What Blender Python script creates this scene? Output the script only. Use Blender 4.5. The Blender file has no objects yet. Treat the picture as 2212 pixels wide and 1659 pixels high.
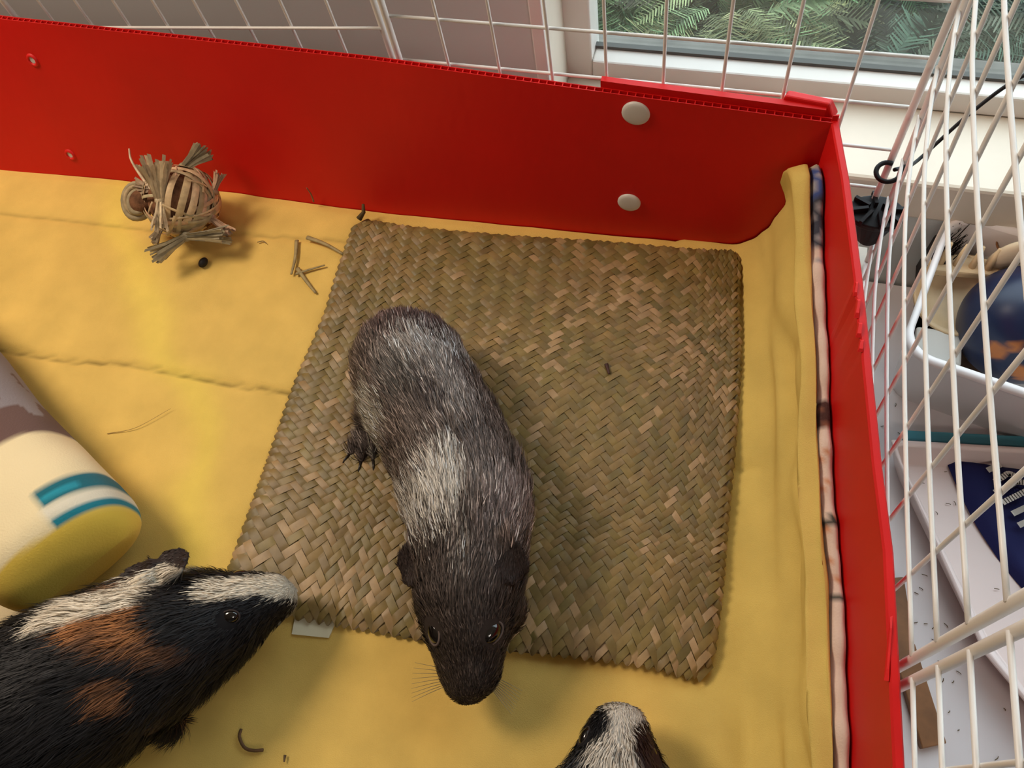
import bpy, math, random
import numpy as np
from mathutils import Vector, Matrix

# ---------------------------------------------------------------- camera, world, light, exposure
S = 0.01                                   # every length below is written in centimetres
scene = bpy.context.scene
COL = scene.collection
RC = np.array([[0.9572002, 0.17701789, -0.2289813],
               [0.25865171, -0.87820048, 0.40232226],
               [-0.12987325, -0.44432936, -0.88639966]])
CAMP = np.array([-9.483, -42.583, 55.933])
cam_data = bpy.data.cameras.new('camera')
cam = bpy.data.objects.new('camera', cam_data)
COL.objects.link(cam)
scene.camera = cam
cam_data.sensor_width = 36.0
cam_data.lens = 1750.0 / 2212.0 * 36.0
cam_data.clip_start = 0.01
M = Matrix.Identity(4)
for i in range(3):
    M[i][0] = RC[i, 0]; M[i][1] = -RC[i, 1]; M[i][2] = -RC[i, 2]; M[i][3] = CAMP[i] * S
cam.matrix_world = M

world = bpy.data.worlds.new('overcast_sky'); scene.world = world
world.use_nodes = True
bg = world.node_tree.nodes['Background']
bg.inputs[0].default_value = (0.80, 0.90, 1.0, 1); bg.inputs[1].default_value = 3.2

def area_light(name, loc, target, size, power, color):
    ld = bpy.data.lights.new(name, 'AREA'); ld.shape = 'DISK'; ld.size = size * S
    ld.energy = power; ld.color = color
    o = bpy.data.objects.new(name, ld); COL.objects.link(o)
    o.location = Vector(loc) * S
    d = (Vector(target) - Vector(loc)).normalized()
    o.rotation_euler = d.to_track_quat('-Z', 'Y').to_euler()
    return o
area_light('ceiling_lamp_light', (-112, -12, 112), (-48, -12, 0), 46, 10.5, (1.0, 0.84, 0.68))
area_light('front_fill_light', (95, -150, 150), (5, 0, 0), 60, 7.2, (1.0, 0.90, 0.80))  # added fill, no real lamp; brightens the back wall and the right side
scene.view_settings.view_transform = 'Standard'
scene.view_settings.look = 'None'
scene.view_settings.exposure = 0.25
scene.view_settings.gamma = 1.0
scene.view_settings.use_curve_mapping = False

rng = np.random.default_rng(7)
random.seed(7)

# ---------------------------------------------------------------- helpers
def wl(o):
    v = Vector((0, 0, 0))
    while o is not None:
        v += o.location; o = o.parent
    return v

def mk(name, verts, faces, mat, parent=None, origin=None, smooth=True, col=None, normals=None):
    """one mesh object; verts in world centimetres"""
    V = np.asarray(verts, float) * S
    o = bpy.data.objects.new(name, None if False else bpy.data.meshes.new(name))
    if origin is not None: o.location = Vector(origin) * S
    if parent is not None: o.parent = parent
    base = wl(parent) + (Vector(origin) * S - Vector((0, 0, 0)) if (origin is not None and parent is None) else Vector((0, 0, 0)))
    if parent is not None: o.location = (0, 0, 0)
    V = V - np.array(base)
    me = o.data
    if isinstance(faces, np.ndarray):
        nf, k = faces.shape
        me.vertices.add(len(V)); me.vertices.foreach_set('co', V.astype(np.float32).ravel())
        me.loops.add(nf * k); me.loops.foreach_set('vertex_index', faces.astype(np.int32).ravel())
        me.polygons.add(nf); me.polygons.foreach_set('loop_start', np.arange(0, nf * k, k, dtype=np.int32))
        me.update(calc_edges=True)
    else:
        me.from_pydata([tuple(v) for v in V], [], faces)
        me.update()
    if smooth: me.polygons.foreach_set('use_smooth', np.ones(len(me.polygons), bool))
    if col is not None:
        a = me.color_attributes.new('Col', 'FLOAT_COLOR', 'POINT')
        c = np.ones((len(V), 4), np.float32); c[:, :3] = col
        a.data.foreach_set('color', c.ravel())
    if normals is not None:
        me.normals_split_custom_set_from_vertices([tuple(n) for n in normals])
    if mat is not None: me.materials.append(mat)
    COL.objects.link(o)
    return o

def thing(name, label, cat, loc=(0, 0, 0), group=None):
    o = bpy.data.objects.new(name, None); COL.objects.link(o)
    o.empty_display_size = 0.01
    o.location = Vector(loc) * S
    o['label'] = label; o['category'] = cat
    if group: o['group'] = group
    return o

def tag(o, label, cat, group=None, kind=None):
    o['label'] = label; o['category'] = cat
    if group: o['group'] = group
    if kind: o['kind'] = kind
    return o

def struct(o):
    o['kind'] = 'structure'; return o

class MB:
    """collects shapes for one mesh"""
    def __init__(s): s.v = []; s.f = []; s.c = []
    def add(s, v, f, c=None):
        n = len(s.v); s.v += [tuple(map(float, p)) for p in v]
        s.f += [tuple(int(i) + n for i in q) for q in f]
        if c is not None: s.c += [tuple(c)] * len(v) if np.ndim(c) == 1 else [tuple(k) for k in c]
        return s
    def box(s, x0, x1, y0, y1, z0, z1, c=None):
        v = [(x0,y0,z0),(x1,y0,z0),(x1,y1,z0),(x0,y1,z0),(x0,y0,z1),(x1,y0,z1),(x1,y1,z1),(x0,y1,z1)]
        return s.add(v, [(3,2,1,0),(4,5,6,7),(0,1,5,4),(1,2,6,5),(2,3,7,6),(3,0,4,7)], c)
    def hexa(s, b, t, c=None):
        n = len(b)
        return s.add(list(b) + list(t), [tuple(range(n))[::-1], tuple(range(n, 2*n))] + [(i, (i+1) % n, n+(i+1) % n, n+i) for i in range(n)], c)
    def obj(s, name, mat, parent=None, origin=None, smooth=False, bevel=0):
        o = mk(name, s.v, s.f, mat, parent, origin, smooth, np.array(s.c) if s.c else None)
        if bevel:
            m = o.modifiers.new('bevel', 'BEVEL'); m.width = bevel * S; m.segments = 2; m.limit_method = 'ANGLE'
        return o

def tube(pts, r, n=8, cap=True):
    P = np.array(pts, float); m = len(P)
    R = np.broadcast_to(np.asarray(r, float), (m,))
    T = np.gradient(P, axis=0); T /= np.linalg.norm(T, axis=1)[:, None] + 1e-12
    up = np.array([0, 0, 1.]) if abs(T[0][2]) < .9 else np.array([1., 0, 0])
    V = []
    A = np.cross(T[0], up); A /= np.linalg.norm(A)
    for i in range(m):
        A = A - T[i] * (A @ T[i]); A /= np.linalg.norm(A); B = np.cross(T[i], A)
        for k in range(n):
            a = 2*math.pi*k/n
            V.append(P[i] + R[i]*(math.cos(a)*A + math.sin(a)*B))
    F = []
    for i in range(m-1):
        for k in range(n):
            k2 = (k+1) % n
            F.append((i*n+k, i*n+k2, (i+1)*n+k2, (i+1)*n+k))
    if cap:
        F.append(tuple(range(n))[::-1]); F.append(tuple((m-1)*n+k for k in range(n)))
    return V, F

def catmull(P, n):
    P = np.array(P, float); m = len(P); out = []
    Q = np.vstack([2*P[0]-P[1], P, 2*P[-1]-P[-2]])
    for t in np.linspace(0, m-1, n):
        i = min(int(t), m-2); u = t - i
        a, b, c, d = Q[i], Q[i+1], Q[i+2], Q[i+3]
        out.append(.5*((2*b)+(-a+c)*u+(2*a-5*b+4*c-d)*u*u+(-a+3*b-3*c+d)*u**3))
    return np.array(out)

def smst(a, b, x):
    t = np.clip((x-a)/(b-a), 0, 1); return t*t*(3-2*t)

def ugrid(nu, nv, closed_u=False):
    i, j = np.meshgrid(np.arange(nv-1), np.arange(nu if closed_u else nu-1), indexing='ij')
    a = i*nu+j; b = i*nu+(j+1) % nu
    return np.stack([a, b, b+nu, a+nu], -1).reshape(-1, 4)

def vnoise(P, scale, seed=0):
    """cheap smooth value noise in numpy, 3-D, range about -1..1"""
    P = np.asarray(P, float)/scale
    i = np.floor(P).astype(int); f = P - i; f = f*f*(3-2*f)
    out = 0
    for dx in (0, 1):
        for dy in (0, 1):
            for dz in (0, 1):
                h = ((i[:, 0]+dx)*73856093) ^ ((i[:, 1]+dy)*19349663) ^ ((i[:, 2]+dz)*83492791) ^ (seed*2654435)
                h = (h*1103515245 + 12345) & 0x7fffffff; h = (h ^ (h >> 13))*1274126177 & 0x7fffffff
                v = (h % 100003)/50001.5 - 1
                w = (f[:, 0] if dx else 1-f[:, 0])*(f[:, 1] if dy else 1-f[:, 1])*(f[:, 2] if dz else 1-f[:, 2])
                out = out + v*w
    return out

# ---------------------------------------------------------------- materials
def new_mat(name, color=(.5, .5, .5), rough=.5, spec=.5, bump=None, mottle=None, attr=False, sheen=0, metal=0, coat=0):
    m = bpy.data.materials.new(name); m.use_nodes = True
    nt = m.node_tree; N = nt.nodes; Lk = nt.links; b = N['Principled BSDF']
    b.inputs['Base Color'].default_value = (*color, 1)
    b.inputs['Roughness'].default_value = rough
    b.inputs['Specular IOR Level'].default_value = spec
    b.inputs['Metallic'].default_value = metal
    if sheen:
        b.inputs['Sheen Weight'].default_value = sheen; b.inputs['Sheen Roughness'].default_value = .6
        b.inputs['Sheen Tint'].default_value = (*color, 1)
    if coat: b.inputs['Coat Weight'].default_value = coat
    tc = N.new('ShaderNodeTexCoord')
    src = None
    if attr:
        at = N.new('ShaderNodeAttribute'); at.attribute_name = 'Col'; src = at.outputs['Color']
    if mottle:
        scale, amt = mottle[0], mottle[1]
        nz = N.new('ShaderNodeTexNoise'); nz.inputs['Scale'].default_value = scale; nz.inputs['Detail'].default_value = 5
        Lk.new(tc.outputs['Object'], nz.inputs['Vector'])
        rp = N.new('ShaderNodeMapRange'); rp.inputs[1].default_value = .3; rp.inputs[2].default_value = .7
        rp.inputs[3].default_value = 1-amt; rp.inputs[4].default_value = 1+amt
        Lk.new(nz.outputs['Fac'], rp.inputs[0])
        mx = N.new('ShaderNodeVectorMath'); mx.operation = 'SCALE'
        if src is None:
            rgb = N.new('ShaderNodeRGB'); rgb.outputs[0].default_value = (*color, 1); src = rgb.outputs[0]
        Lk.new(src, mx.inputs[0]); Lk.new(rp.outputs[0], mx.inputs['Scale']); src = mx.outputs[0]
    if src is not None: Lk.new(src, b.inputs['Base Color'])
    if bump:
        bp = N.new('ShaderNodeBump'); bp.inputs['Strength'].default_value = bump[1]; bp.inputs['Distance'].default_value = bump[2]*S
        n2 = N.new('ShaderNodeTexNoise'); n2.inputs['Scale'].default_value = bump[0]; n2.inputs['Detail'].default_value = 4
        Lk.new(tc.outputs['Object'], n2.inputs['Vector']); Lk.new(n2.outputs['Fac'], bp.inputs['Height'])
        Lk.new(bp.outputs[0], b.inputs['Normal'])
    return m

m_red = new_mat('red_corrugated_plastic', (.60, .004, .003), .5, .35, bump=(900, .12, .02), mottle=(12, .06))
m_redrib = new_mat('red_plastic_rib', (.66, .012, .010), .5, .3)
m_fleece = new_mat('yellow_fleece', (.80, .55, .09), .95, .1, bump=(1500, .55, .06), mottle=(28, .08), attr=True, sheen=.15)
m_print = new_mat('printed_fleece', (.8, .7, .62), .95, .1, bump=(700, .5, .06), attr=True, sheen=.15)
m_seam = new_mat('seam_thread', (.42, .27, .06), .9, .1)
m_sea = new_mat('seagrass_strand', (.4, .3, .15), .46, .36, bump=(1500, .25, .012), mottle=(90, .2), attr=True)
m_seabase = new_mat('seagrass_underlay', (.10, .065, .025), .8, .2)
m_wire = new_mat('white_coated_wire', (.74, .69, .64), .38, .5)
m_wall2 = new_mat('low_bounce_paint', (.26, .25, .235), .85, .15)  # unseen walls painted darker to cut bounced light
m_wall = new_mat('grey_paint', (.53, .55, .52), .8, .2, bump=(300, .1, .03))
m_white = new_mat('white_gloss_paint', (.68, .64, .58), .35, .5, mottle=(9, .05))
m_cream = new_mat('cream_sill_paint', (.66, .58, .47), .4, .45, mottle=(14, .07))
m_table = new_mat('white_table_laminate', (.72, .66, .66), .45, .4, mottle=(10, .05))
m_black = new_mat('black_plastic', (.008, .006, .006), .5, .25)
m_rivet = new_mat('white_nylon', (.62, .58, .52), .4, .4)
m_straw = new_mat('dry_grass', (.5, .36, .2), .6, .3, bump=(1200, .4, .02), mottle=(150, .25), attr=True)
m_strawcore = new_mat('grass_ball_core', (.17, .075, .035), .85, .2, mottle=(120, .5), bump=(500, .8, .1))
m_wood = new_mat('brown_wood', (.20, .085, .03), .5, .4, mottle=(40, .35))
m_platform = new_mat('pale_board', (.5, .45, .38), .7, .3)
m_fur = new_mat('fur', (.1, .08, .07), .55, .25, attr=True)
m_skin = new_mat('fur_underlayer', (.05, .04, .035), .85, .15, attr=True)
m_eye = new_mat('wet_eye', (.006, .004, .003), .06, .8)
m_claw = new_mat('claw_horn', (.02, .015, .012), .35, .5)
m_whisk = new_mat('whisker', (.25, .2, .12), .5, .4)
m_attr = new_mat('painted_plastic', (.5, .5, .5), .35, .5, attr=True)
m_clearbin = new_mat('milky_plastic', (.78, .72, .70), .3, .5)
m_teal = new_mat('teal_plastic', (.08, .33, .42), .4, .4)
m_cloth = new_mat('printed_cloth', (.5, .5, .5), .85, .1, bump=(600, .3, .04), attr=True)
m_ground = new_mat('dark_soil', (.05, .05, .035), .95, .1, mottle=(6, .4), bump=(20, .8, 2))
m_leaf = new_mat('conifer_leaf', (.1, .2, .05), .6, .3, attr=True)
m_floor = new_mat('room_floor', (.30, .24, .19), .6, .3, mottle=(3, .1))

m_glass = bpy.data.materials.new('window_glass'); m_glass.use_nodes = True
nt = m_glass.node_tree; nt.nodes.clear()
out = nt.nodes.new('ShaderNodeOutputMaterial'); mixn = nt.nodes.new('ShaderNodeMixShader')
tr = nt.nodes.new('ShaderNodeBsdfTransparent'); gl = nt.nodes.new('ShaderNodeBsdfGlossy'); 
gl.inputs['Roughness'].default_value = .02; tr.inputs[0].default_value = (.95, .98, .97, 1); mixn.inputs[0].default_value = .05
nt.links.new(tr.outputs[0], mixn.inputs[1]); nt.links.new(gl.outputs[0], mixn.inputs[2])
nt.links.new(mixn.outputs[0], out.inputs[0])

# ---------------------------------------------------------------- room shell
XL, XR, YF, YB, ZF, ZC = -260, 170, -260, 11.5, -92, 160
WX0, WX1, WZ0, WZ1 = -28.6, 120, -4.5, 105           # window opening
wb = MB()
wb.box(XL, WX0, YB, 24, ZF, ZC); wb.box(WX1, XR, YB, 24, ZF, ZC)
wb.box(WX0, WX1, YB, 24, ZF, -9.3); wb.box(WX0, WX1, YB, 24, WZ1, ZC)
struct(wb.obj('wall_back', m_wall))
struct(MB().box(XL-5, XL, YF, 24, ZF, ZC).obj('wall_left', m_wall2))
struct(MB().box(XR, XR+5, YF, 24, ZF, ZC).obj('wall_right', m_wall2))
struct(MB().box(XL, XR, YF-5, YF, ZF, ZC).obj('wall_front', m_wall2))
struct(MB().box(XL-5, XR+5, YF-5, 24, ZF-5, ZF).obj('floor', m_floor))
struct(MB().box(XL-5, XR+5, YF-5, 24, ZC, ZC+5).obj('ceiling', new_mat('ceiling_paint', (.75, .72, .68), .9, .1)))
# corner bead and reveal beside the window
struct(MB().hexa([(-28.75, 11.1, -9), (-27.6, 11.1, -9), (-27.6, 11.5, -9), (-28.75, 11.5, -9)],
                 [(-28.75, 11.1, 105), (-27.6, 11.1, 105), (-27.6, 11.5, 105), (-28.75, 11.5, 105)]).obj('trim_1', m_white, bevel=.15))
struct(MB().hexa([(-28.7, 11.5, -4.5), (-27.7, 11.5, -4.5), (-29.0, 24, -4.5), (-29.9, 24, -4.5)],
                 [(-28.6, 11.5, 105), (-27.6, 11.5, 105), (-29.0, 24, 105), (-29.9, 24, 105)]).obj('trim_2', m_cream))
win = bpy.data.objects.new('window_1', None); COL.objects.link(win); win.location = (0.4, 0.22, -0.03); win['kind'] = 'structure'
win.empty_display_size = .01
MB().box(-28.9, -26.0, 20.2, 23.5, -4.5, 104).obj('window_frame', m_white, win, bevel=.2)
MB().hexa([(-26, 20.0, -4.5), (118, 20.0, -4.5), (118, 23.5, -4.5), (-26, 23.5, -4.5)],
          [(-26, 20.0, -2.25), (118, 20.0, -2.25), (118, 22.2, -2.05), (-26, 22.2, -2.05)]).obj('bottom_rail', m_white, win, bevel=.2)
MB().box(-29.1, -28.8, 20.0, 20.3, -4.4, 104).obj('jamb_gap_shade', new_mat('joint_shadow_gap', (.16, .14, .12), .8, .2), win)  # dark strip standing in for shade in the gap beside the jamb
MB().box(116, 119, 20.2, 23.5, -4.5, 104).obj('window_frame', m_white, win, bevel=.2)
MB().box(-28, 119, 20.2, 23.5, 101, 105).obj('top_rail', m_white, win, bevel=.2)
MB().box(-26.4, 116.4, 22.3, 22.7, -2.3, 101.5).obj('pane', m_glass, win)
MB().box(-26.1, 116, 21.7, 22.3, -2.2, -1.75).obj('rubber_seal', new_mat('grey_rubber', (.10, .10, .09), .7, .3), win)
struct(MB().box(-28.8, 120, 11.2, 20.3, -9.3, -4.5).obj('trim_3', m_cream, bevel=.35))
struct(MB().box(-29, 121, 23.6, 25.3, -9, -3.0).obj('trim_4', new_mat('outer_sill', (.16, .15, .13), .8, .3, mottle=(20, .3))))

# ---------------------------------------------------------------- garden outside
g = mk('garden_ground', [(-300, 30, -58), (400, 30, -58), (400, 330, -20), (-300, 330, -20)], [(0, 1, 2, 3)], m_ground); struct(g)

def shrub(cx_, cy_, cz_, w, h, tint, label, seed, nfr=330, fl=11):
    r = np.random.default_rng(seed)
    t = thing('conifer_shrub', label, 'shrub', (cx_, cy_, cz_), 'shrubs outside the window')
    V = []; Q = []; Cc = []; n = 0
    sb = MB()
    for k in range(5):
        a = r.uniform(0, 6.28); e = np.array([cx_+math.cos(a)*w*.5, cy_+math.sin(a)*w*.4, cz_+h*.8])
        sb.add(*tube([(cx_, cy_, cz_-2), ((cx_+e[0])/2+1, (cy_+e[1])/2, cz_+h*.35), e], [1.0, .7, .3], 6))
    sb.obj('stem', m_wood, t, smooth=True)
    for k in range(nfr):
        a = r.uniform(0, 6.28); ph = r.uniform(.05, 1.35)
        base = np.array([cx_+math.cos(a)*w*.55*math.cos(ph), cy_+math.sin(a)*w*.5*math.cos(ph), cz_+h*(.15+.8*math.sin(ph))])
        d = np.array([math.cos(a+r.normal(0, .5)), math.sin(a+r.normal(0, .5)), r.uniform(-.1, .7)]); d /= np.linalg.norm(d)
        L = fl*r.uniform(.6, 1.2); side = np.cross(d, [0, 0, 1.]); side /= np.linalg.norm(side)
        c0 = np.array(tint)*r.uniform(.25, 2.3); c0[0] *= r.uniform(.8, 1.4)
        m = 20
        for q in range(m):
            s = (q+1)/m; p = base + d*L*s + np.array([0, 0, -1.])*L*.45*s*s
            for sg in (-1, 1):
                ll = L*.34*math.sin(math.pi*(.12+.86*s))*r.uniform(.8, 1.2)
                tip = p + side*sg*ll*.8 + d*ll*.55 + np.array([0, 0, r.uniform(-.35, .1)*ll])
                wv = d*L*.018
                V += [p-wv, p+wv, tip+wv*.4, tip-wv*.4]; Q.append((n, n+1, n+2, n+3)); n += 4
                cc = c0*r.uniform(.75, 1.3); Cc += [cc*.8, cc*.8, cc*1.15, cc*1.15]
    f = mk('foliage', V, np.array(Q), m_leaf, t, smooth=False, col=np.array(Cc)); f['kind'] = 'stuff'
    return t
G1_, G2_, G3_ = (.065, .115, .05), (.045, .07, .045), (.12, .165, .075)
specs = [(-44, 56, -54, 30, 32, G1_, 'green conifer shrub at the left edge of the window view'),
         (-16, 58, -54, 30, 33, G3_, 'bright green feathery conifer left of centre outside the window'),
         (8, 52, -54, 26, 26, G2_, 'dark low conifer below the centre of the window view'),
         (30, 58, -54, 30, 32, G2_, 'dark bluish conifer shrub outside, right of centre'),
         (56, 56, -54, 30, 33, G3_, 'yellow green conifer shrub at the right edge of the window view'),
         (-40, 98, -50, 50, 44, G2_, 'tall dark conifer behind the left shrub outside'),
         (6, 98, -50, 46, 44, G1_, 'tall mid green conifer in the back row outside, centre'),
         (52, 100, -50, 50, 48, G1_, 'large green conifer in the back row outside, right')]
for i, (a, b, c, w, h, tint, lab) in enumerate(specs): shrub(a, b, c, w, h, tint, lab, 30+i)

# ---------------------------------------------------------------- table and platform under the cage
tb = thing('table', 'white laminate table under the cage and the storage bins', 'table', (-20, -60, ZF))
MB().box(-130, 75, -110, 11.2, -22.5, -20).obj('table_top', m_table, tb, bevel=.2)
for x in (-125, 70):
    for y in (-105, 6): MB().box(x-2.5, x+2.5, y-2.5, y+2.5, ZF, -22.5).obj('leg', m_table, tb)
pf = thing('platform', 'pale board platform the red cage tray stands on', 'platform', (-40, -35, -20))
MB().hexa([(-108, -72, -3), (2.6, -72, -3), (1.2, 1.4, -3), (-108, 6, -3)], [(-108, -72, -1.65), (4.2, -72, -1.65), (1.2, 1.4, -1.65), (-108, 6, -1.65)]).obj('board', m_platform, pf)
for x in (-104, -54, -4):
    for y in (-66, -6): MB().box(x-2, x+2, y-2, y+2, -20, -3).obj('leg', m_platform, pf)

# ---------------------------------------------------------------- red corrugated tray
tray = thing('coroplast_tray', 'red corrugated plastic cage tray with low walls holding the yellow fleece', 'cage tray', (-40, -35, -1.6))
ZT = 14.5
bx_ = np.array([-105, -81, -60, -41, -24, -8.7, -3.6]); by_ = np.array([-5.6, -4.3, -3.1, -3.0, -2.0, -1.2, -1.0])
tx_ = np.array([-105, -71, -54, -37.4, -17.7, -4.9, -3.6]); ty_ = np.array([2.4, .9, .6, .2, -.9, -1.5, -1.55])
def back_y(x, z):
    t = (z+1.2)/(ZT+1.2)
    return np.interp(x, bx_, by_)*(1-t) + np.interp(x, tx_, ty_)*t
sy_ = np.array([-1.4, -6, -13.2, -24.5, -29, -38.7, -55, -75]); sx_ = np.array([-4.75, -3.7, -2.35, -.5, .35, 1.45, 3.0, 4.4])
o_ = np.argsort(sy_); sy_, sx_ = sy_[o_], sx_[o_]
def side_x(y, z=0): return np.interp(y, sy_, sx_)
def side_end(x0): return x0
xs = np.linspace(-105, -4.35, 90)
def sheet(off, z0, z1, th):
    V = []; F = []
    zz = np.linspace(z0, z1, 6); n = len(xs)
    for z in zz:
        for x in xs: V.append((x, back_y(x, z)+off, z))
    for z in zz:
        for x in xs: V.append((x, back_y(x, z)+off+th, z))
    m = n*6
    g = ugrid(n, 6)
    F += [tuple(q) for q in g] + [tuple(q[::-1]+m) for q in g]
    for i in range(n-1): F.append((5*n+i, 5*n+i+1, m+5*n+i+1, m+5*n+i))
    return V, F
bw = MB(); bw.add(*sheet(0, -1.2, ZT, .06)); bw.add(*sheet(.36, -1.2, ZT, .06)); bw.obj('back_wall', m_red, tray)
rb = MB()
x = -104.0
while x < -5.2:
    y0 = float(back_y(x, ZT)); y1 = float(back_y(x, ZT-5))
    rb.hexa([(x-.035, y1+.05, ZT-5), (x+.035, y1+.05, ZT-5), (x+.035, y1+.38, ZT-5), (x-.035, y1+.38, ZT-5)],
            [(x-.035, y0+.05, ZT-.02), (x+.035, y0+.05, ZT-.02), (x+.035, y0+.38, ZT-.02), (x-.035, y0+.38, ZT-.02)])
    x += .58
r_ = rb.obj('flute_rib', m_redrib, tray); r_['kind'] = 'stuff'
# second layer folded behind the back wall near the corner, and the corner tab
fl = MB()
fx = np.linspace(-20.1, -5.2, 16)
V = []; F = []
for z in (-1.2, ZT+.55):
    for xx in fx: V.append((xx, back_y(xx, min(z, ZT))+.46, z))
for z in (-1.2, ZT+.55):
    for xx in fx: V.append((xx, back_y(xx, min(z, ZT))+.92, z))
n = 16
for i in range(n-1):
    F += [(i, i+1, n+i+1, n+i), (2*n+i+1, 2*n+i, 3*n+i, 3*n+i+1), (n+i, n+i+1, 3*n+i+1, 3*n+i)]
F += [(0, n, 3*n, 2*n), (n-1, 3*n-1, 4*n-1, 2*n-1)]
fl.add(V, F); fl.obj('overlap_flap', m_red, tray)
MB().hexa([(-8.1, -.55, 14.2), (-4.6, -1.0, 14.2), (-4.3, -.2, 14.2), (-7.9, .3, 14.2)],
          [(-7.9, -.45, 15.35), (-5.1, -.8, 15.35), (-4.9, -.25, 15.3), (-7.7, .2, 15.3)]).obj('corner_tab', m_red, tray, bevel=.12)
# right wall
ys = np.linspace(-75, -1.0, 120); V = []; F = []
n = len(ys)
jag = np.where((ys < -14) & (ys > -18), .12*np.sin(ys*7.3)+.08*np.sin(ys*17), 0.0)
for (dx, z) in ((0, -1.2), (0, 6), (0, ZT-.12), (.10, ZT), (.40, ZT+.02), (.5, ZT-.1), (.5, 6), (.5, -1.2)):
    for k, y in enumerate(ys): V.append((side_x(y)+dx+(jag[k] if dx < .3 and z > 14 else 0), y, z))
F = [tuple(q[::-1]) for q in ugrid(n, 8)]
F.append(tuple(i*n+n-1 for i in range(8))); F.append(tuple(i*n for i in range(8))[::-1])
mk('side_wall', V, F, m_red, tray, smooth=False)
for (yy, dx, L, h) in ((-13.9, -.02, 1.0, .18), (-15.2, -.06, 1.3, .26), (-16.6, -.1, 1.0, .22), (-17.6, -.08, .8, .16), (-33.5, 0, 3.2, .12)):
    x0 = float(side_x(yy))
    MB().hexa([(x0+dx, yy+L/2, ZT-.05), (x0+dx-.05, yy-L/2, ZT-.05), (x0+.16, yy-L/2, ZT-.02), (x0+.14, yy+L/2, ZT-.02)],
              [(x0+dx+.02, yy+L/4, ZT+h), (x0+dx, yy-L/3, ZT+h*.7), (x0+.1, yy-L/3, ZT+h*.8), (x0+.1, yy+L/4, ZT+h)]).obj('torn_edge', m_redrib, tray)
MB().hexa([(-4.75, -1.2, 10), (-4.3, -1.2, 10), (-4.3, -.6, 10), (-4.7, -.6, 10)], [(-4.75, -1.35, 14.95), (-4.35, -1.35, 15.05), (-4.3, -.9, 14.7), (-4.6, -.9, 14.6)]).obj('corner_fold', m_red, tray, bevel=.05)
MB().hexa([(-105, -74, -1.65), (4.2, -74, -1.65), (-4.8, -1.2, -1.65), (-105, -5.6, -1.65)], [(-105, -74, -1.2), (4.2, -74, -1.2), (-4.8, -1.2, -1.2), (-105, -5.6, -1.2)]).obj('base_sheet', m_red, tray)

def disc(name, x, z, r, h, mat, lab=None, ring=False):
    y = float(back_y(x, z)); tl = (back_y(x, ZT)-back_y(x, 0))/ZT
    prof = [(r, -.02), (r, h*.45), (r*.93, h*.8), (r*.75, h), (r*.4, h*1.12), (.001, h*1.15)] if not ring else [(r*1.15, -.02), (r, .12), (r*.8, .16), (r*.62, .10), (r*.6, 0.02)]
    V = []; F = []; k = 28
    for (rr, hh) in prof:
        for i in range(k):
            a = 2*math.pi*i/k; zz = rr*math.sin(a)
            V.append((x+rr*math.cos(a), y-hh+tl*zz, z+zz))
    F = [tuple(q) for q in ugrid(k, len(prof), True)]
    F = [f[::-1] for f in F]
    o = mk(name, V, F, mat, tray)
    if lab: o['label'] = lab
    return o
disc('rivet', -17.5, 13.1, 1.0, .22, m_rivet, 'upper white snap rivet')
disc('rivet', -17.9, 3.9, .92, .22, m_rivet, 'lower white snap rivet')
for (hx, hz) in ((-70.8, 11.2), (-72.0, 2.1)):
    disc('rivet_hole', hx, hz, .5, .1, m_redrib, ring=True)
    d = disc('hole_light', hx, hz, .3, .03, m_rivet, 'pale disc of light in the rivet hole')  # pale disc painted for the light showing through the hole

# ---------------------------------------------------------------- fleece liner
def seam_y(x, pts): return np.interp(x, [p[0] for p in pts], [p[1] for p in pts])
SE1 = [(-105, -24.3), (-80, -23.4), (-69.4, -22.9), (-62, -22.6), (-55.6, -21.8), (-48, -21.9), (-41.5, -21.6), (-5, -20.4)]
SE2 = [(-105, -10.2), (-78, -9.2), (-60, -8.3), (-42.9, -6.6), (-5, -5.5)]
def floor_z(x, y):
    P = np.stack([x, y, 0*x], 1)
    z = .16*vnoise(P, 7, 1) + .07*vnoise(P, 2.6, 2)
    for k, (sx, wd, dp) in enumerate(((SE1, .34, .26), (SE2, .34, .16))):
        d = y - seam_y(x, sx) - .07*np.sin(x*3.1+k)
        z = z - dp*np.exp(-(d/wd)**2)
    d = x + 11.1 - .12*(y+36)
    z = z - .25*np.exp(-(d/.3)**2)*smst(-35.5, -36.5, y)*smst(-42, -38.5, y)
    # diagonal fold at the front right corner
    dd = (x + 6.6)*.80 + (y + 36.0)*.45
    fm = smst(-35.2, -38, y)
    z = z + fm*(.55*np.exp(-((dd-.3)/1.1)**2) - .30*np.exp(-((dd+1.6)/.8)**2))
    return z
def top_h(y):   # height of the fleece edge on the right wall
    return np.interp(-y, [1.3, 1.7, 2.3, 3.4, 5.5, 8.5, 13, 20, 27, 33, 38, 44, 60, 75], [8.6, 10.4, 11.3, 11.5, 10.2, 9.0, 8.2, 7.0, 6.6, 7.0, 7.2, 6.8, 6.4, 6.4])
NY = 210
vv = np.linspace(0, 1, NY)
xf = np.concatenate([np.linspace(-104, -46, 80), np.linspace(-45.5, -14, 70)])
nx = len(xf); NS = 46
V = []; C_ = []
yend = -74.0
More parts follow.
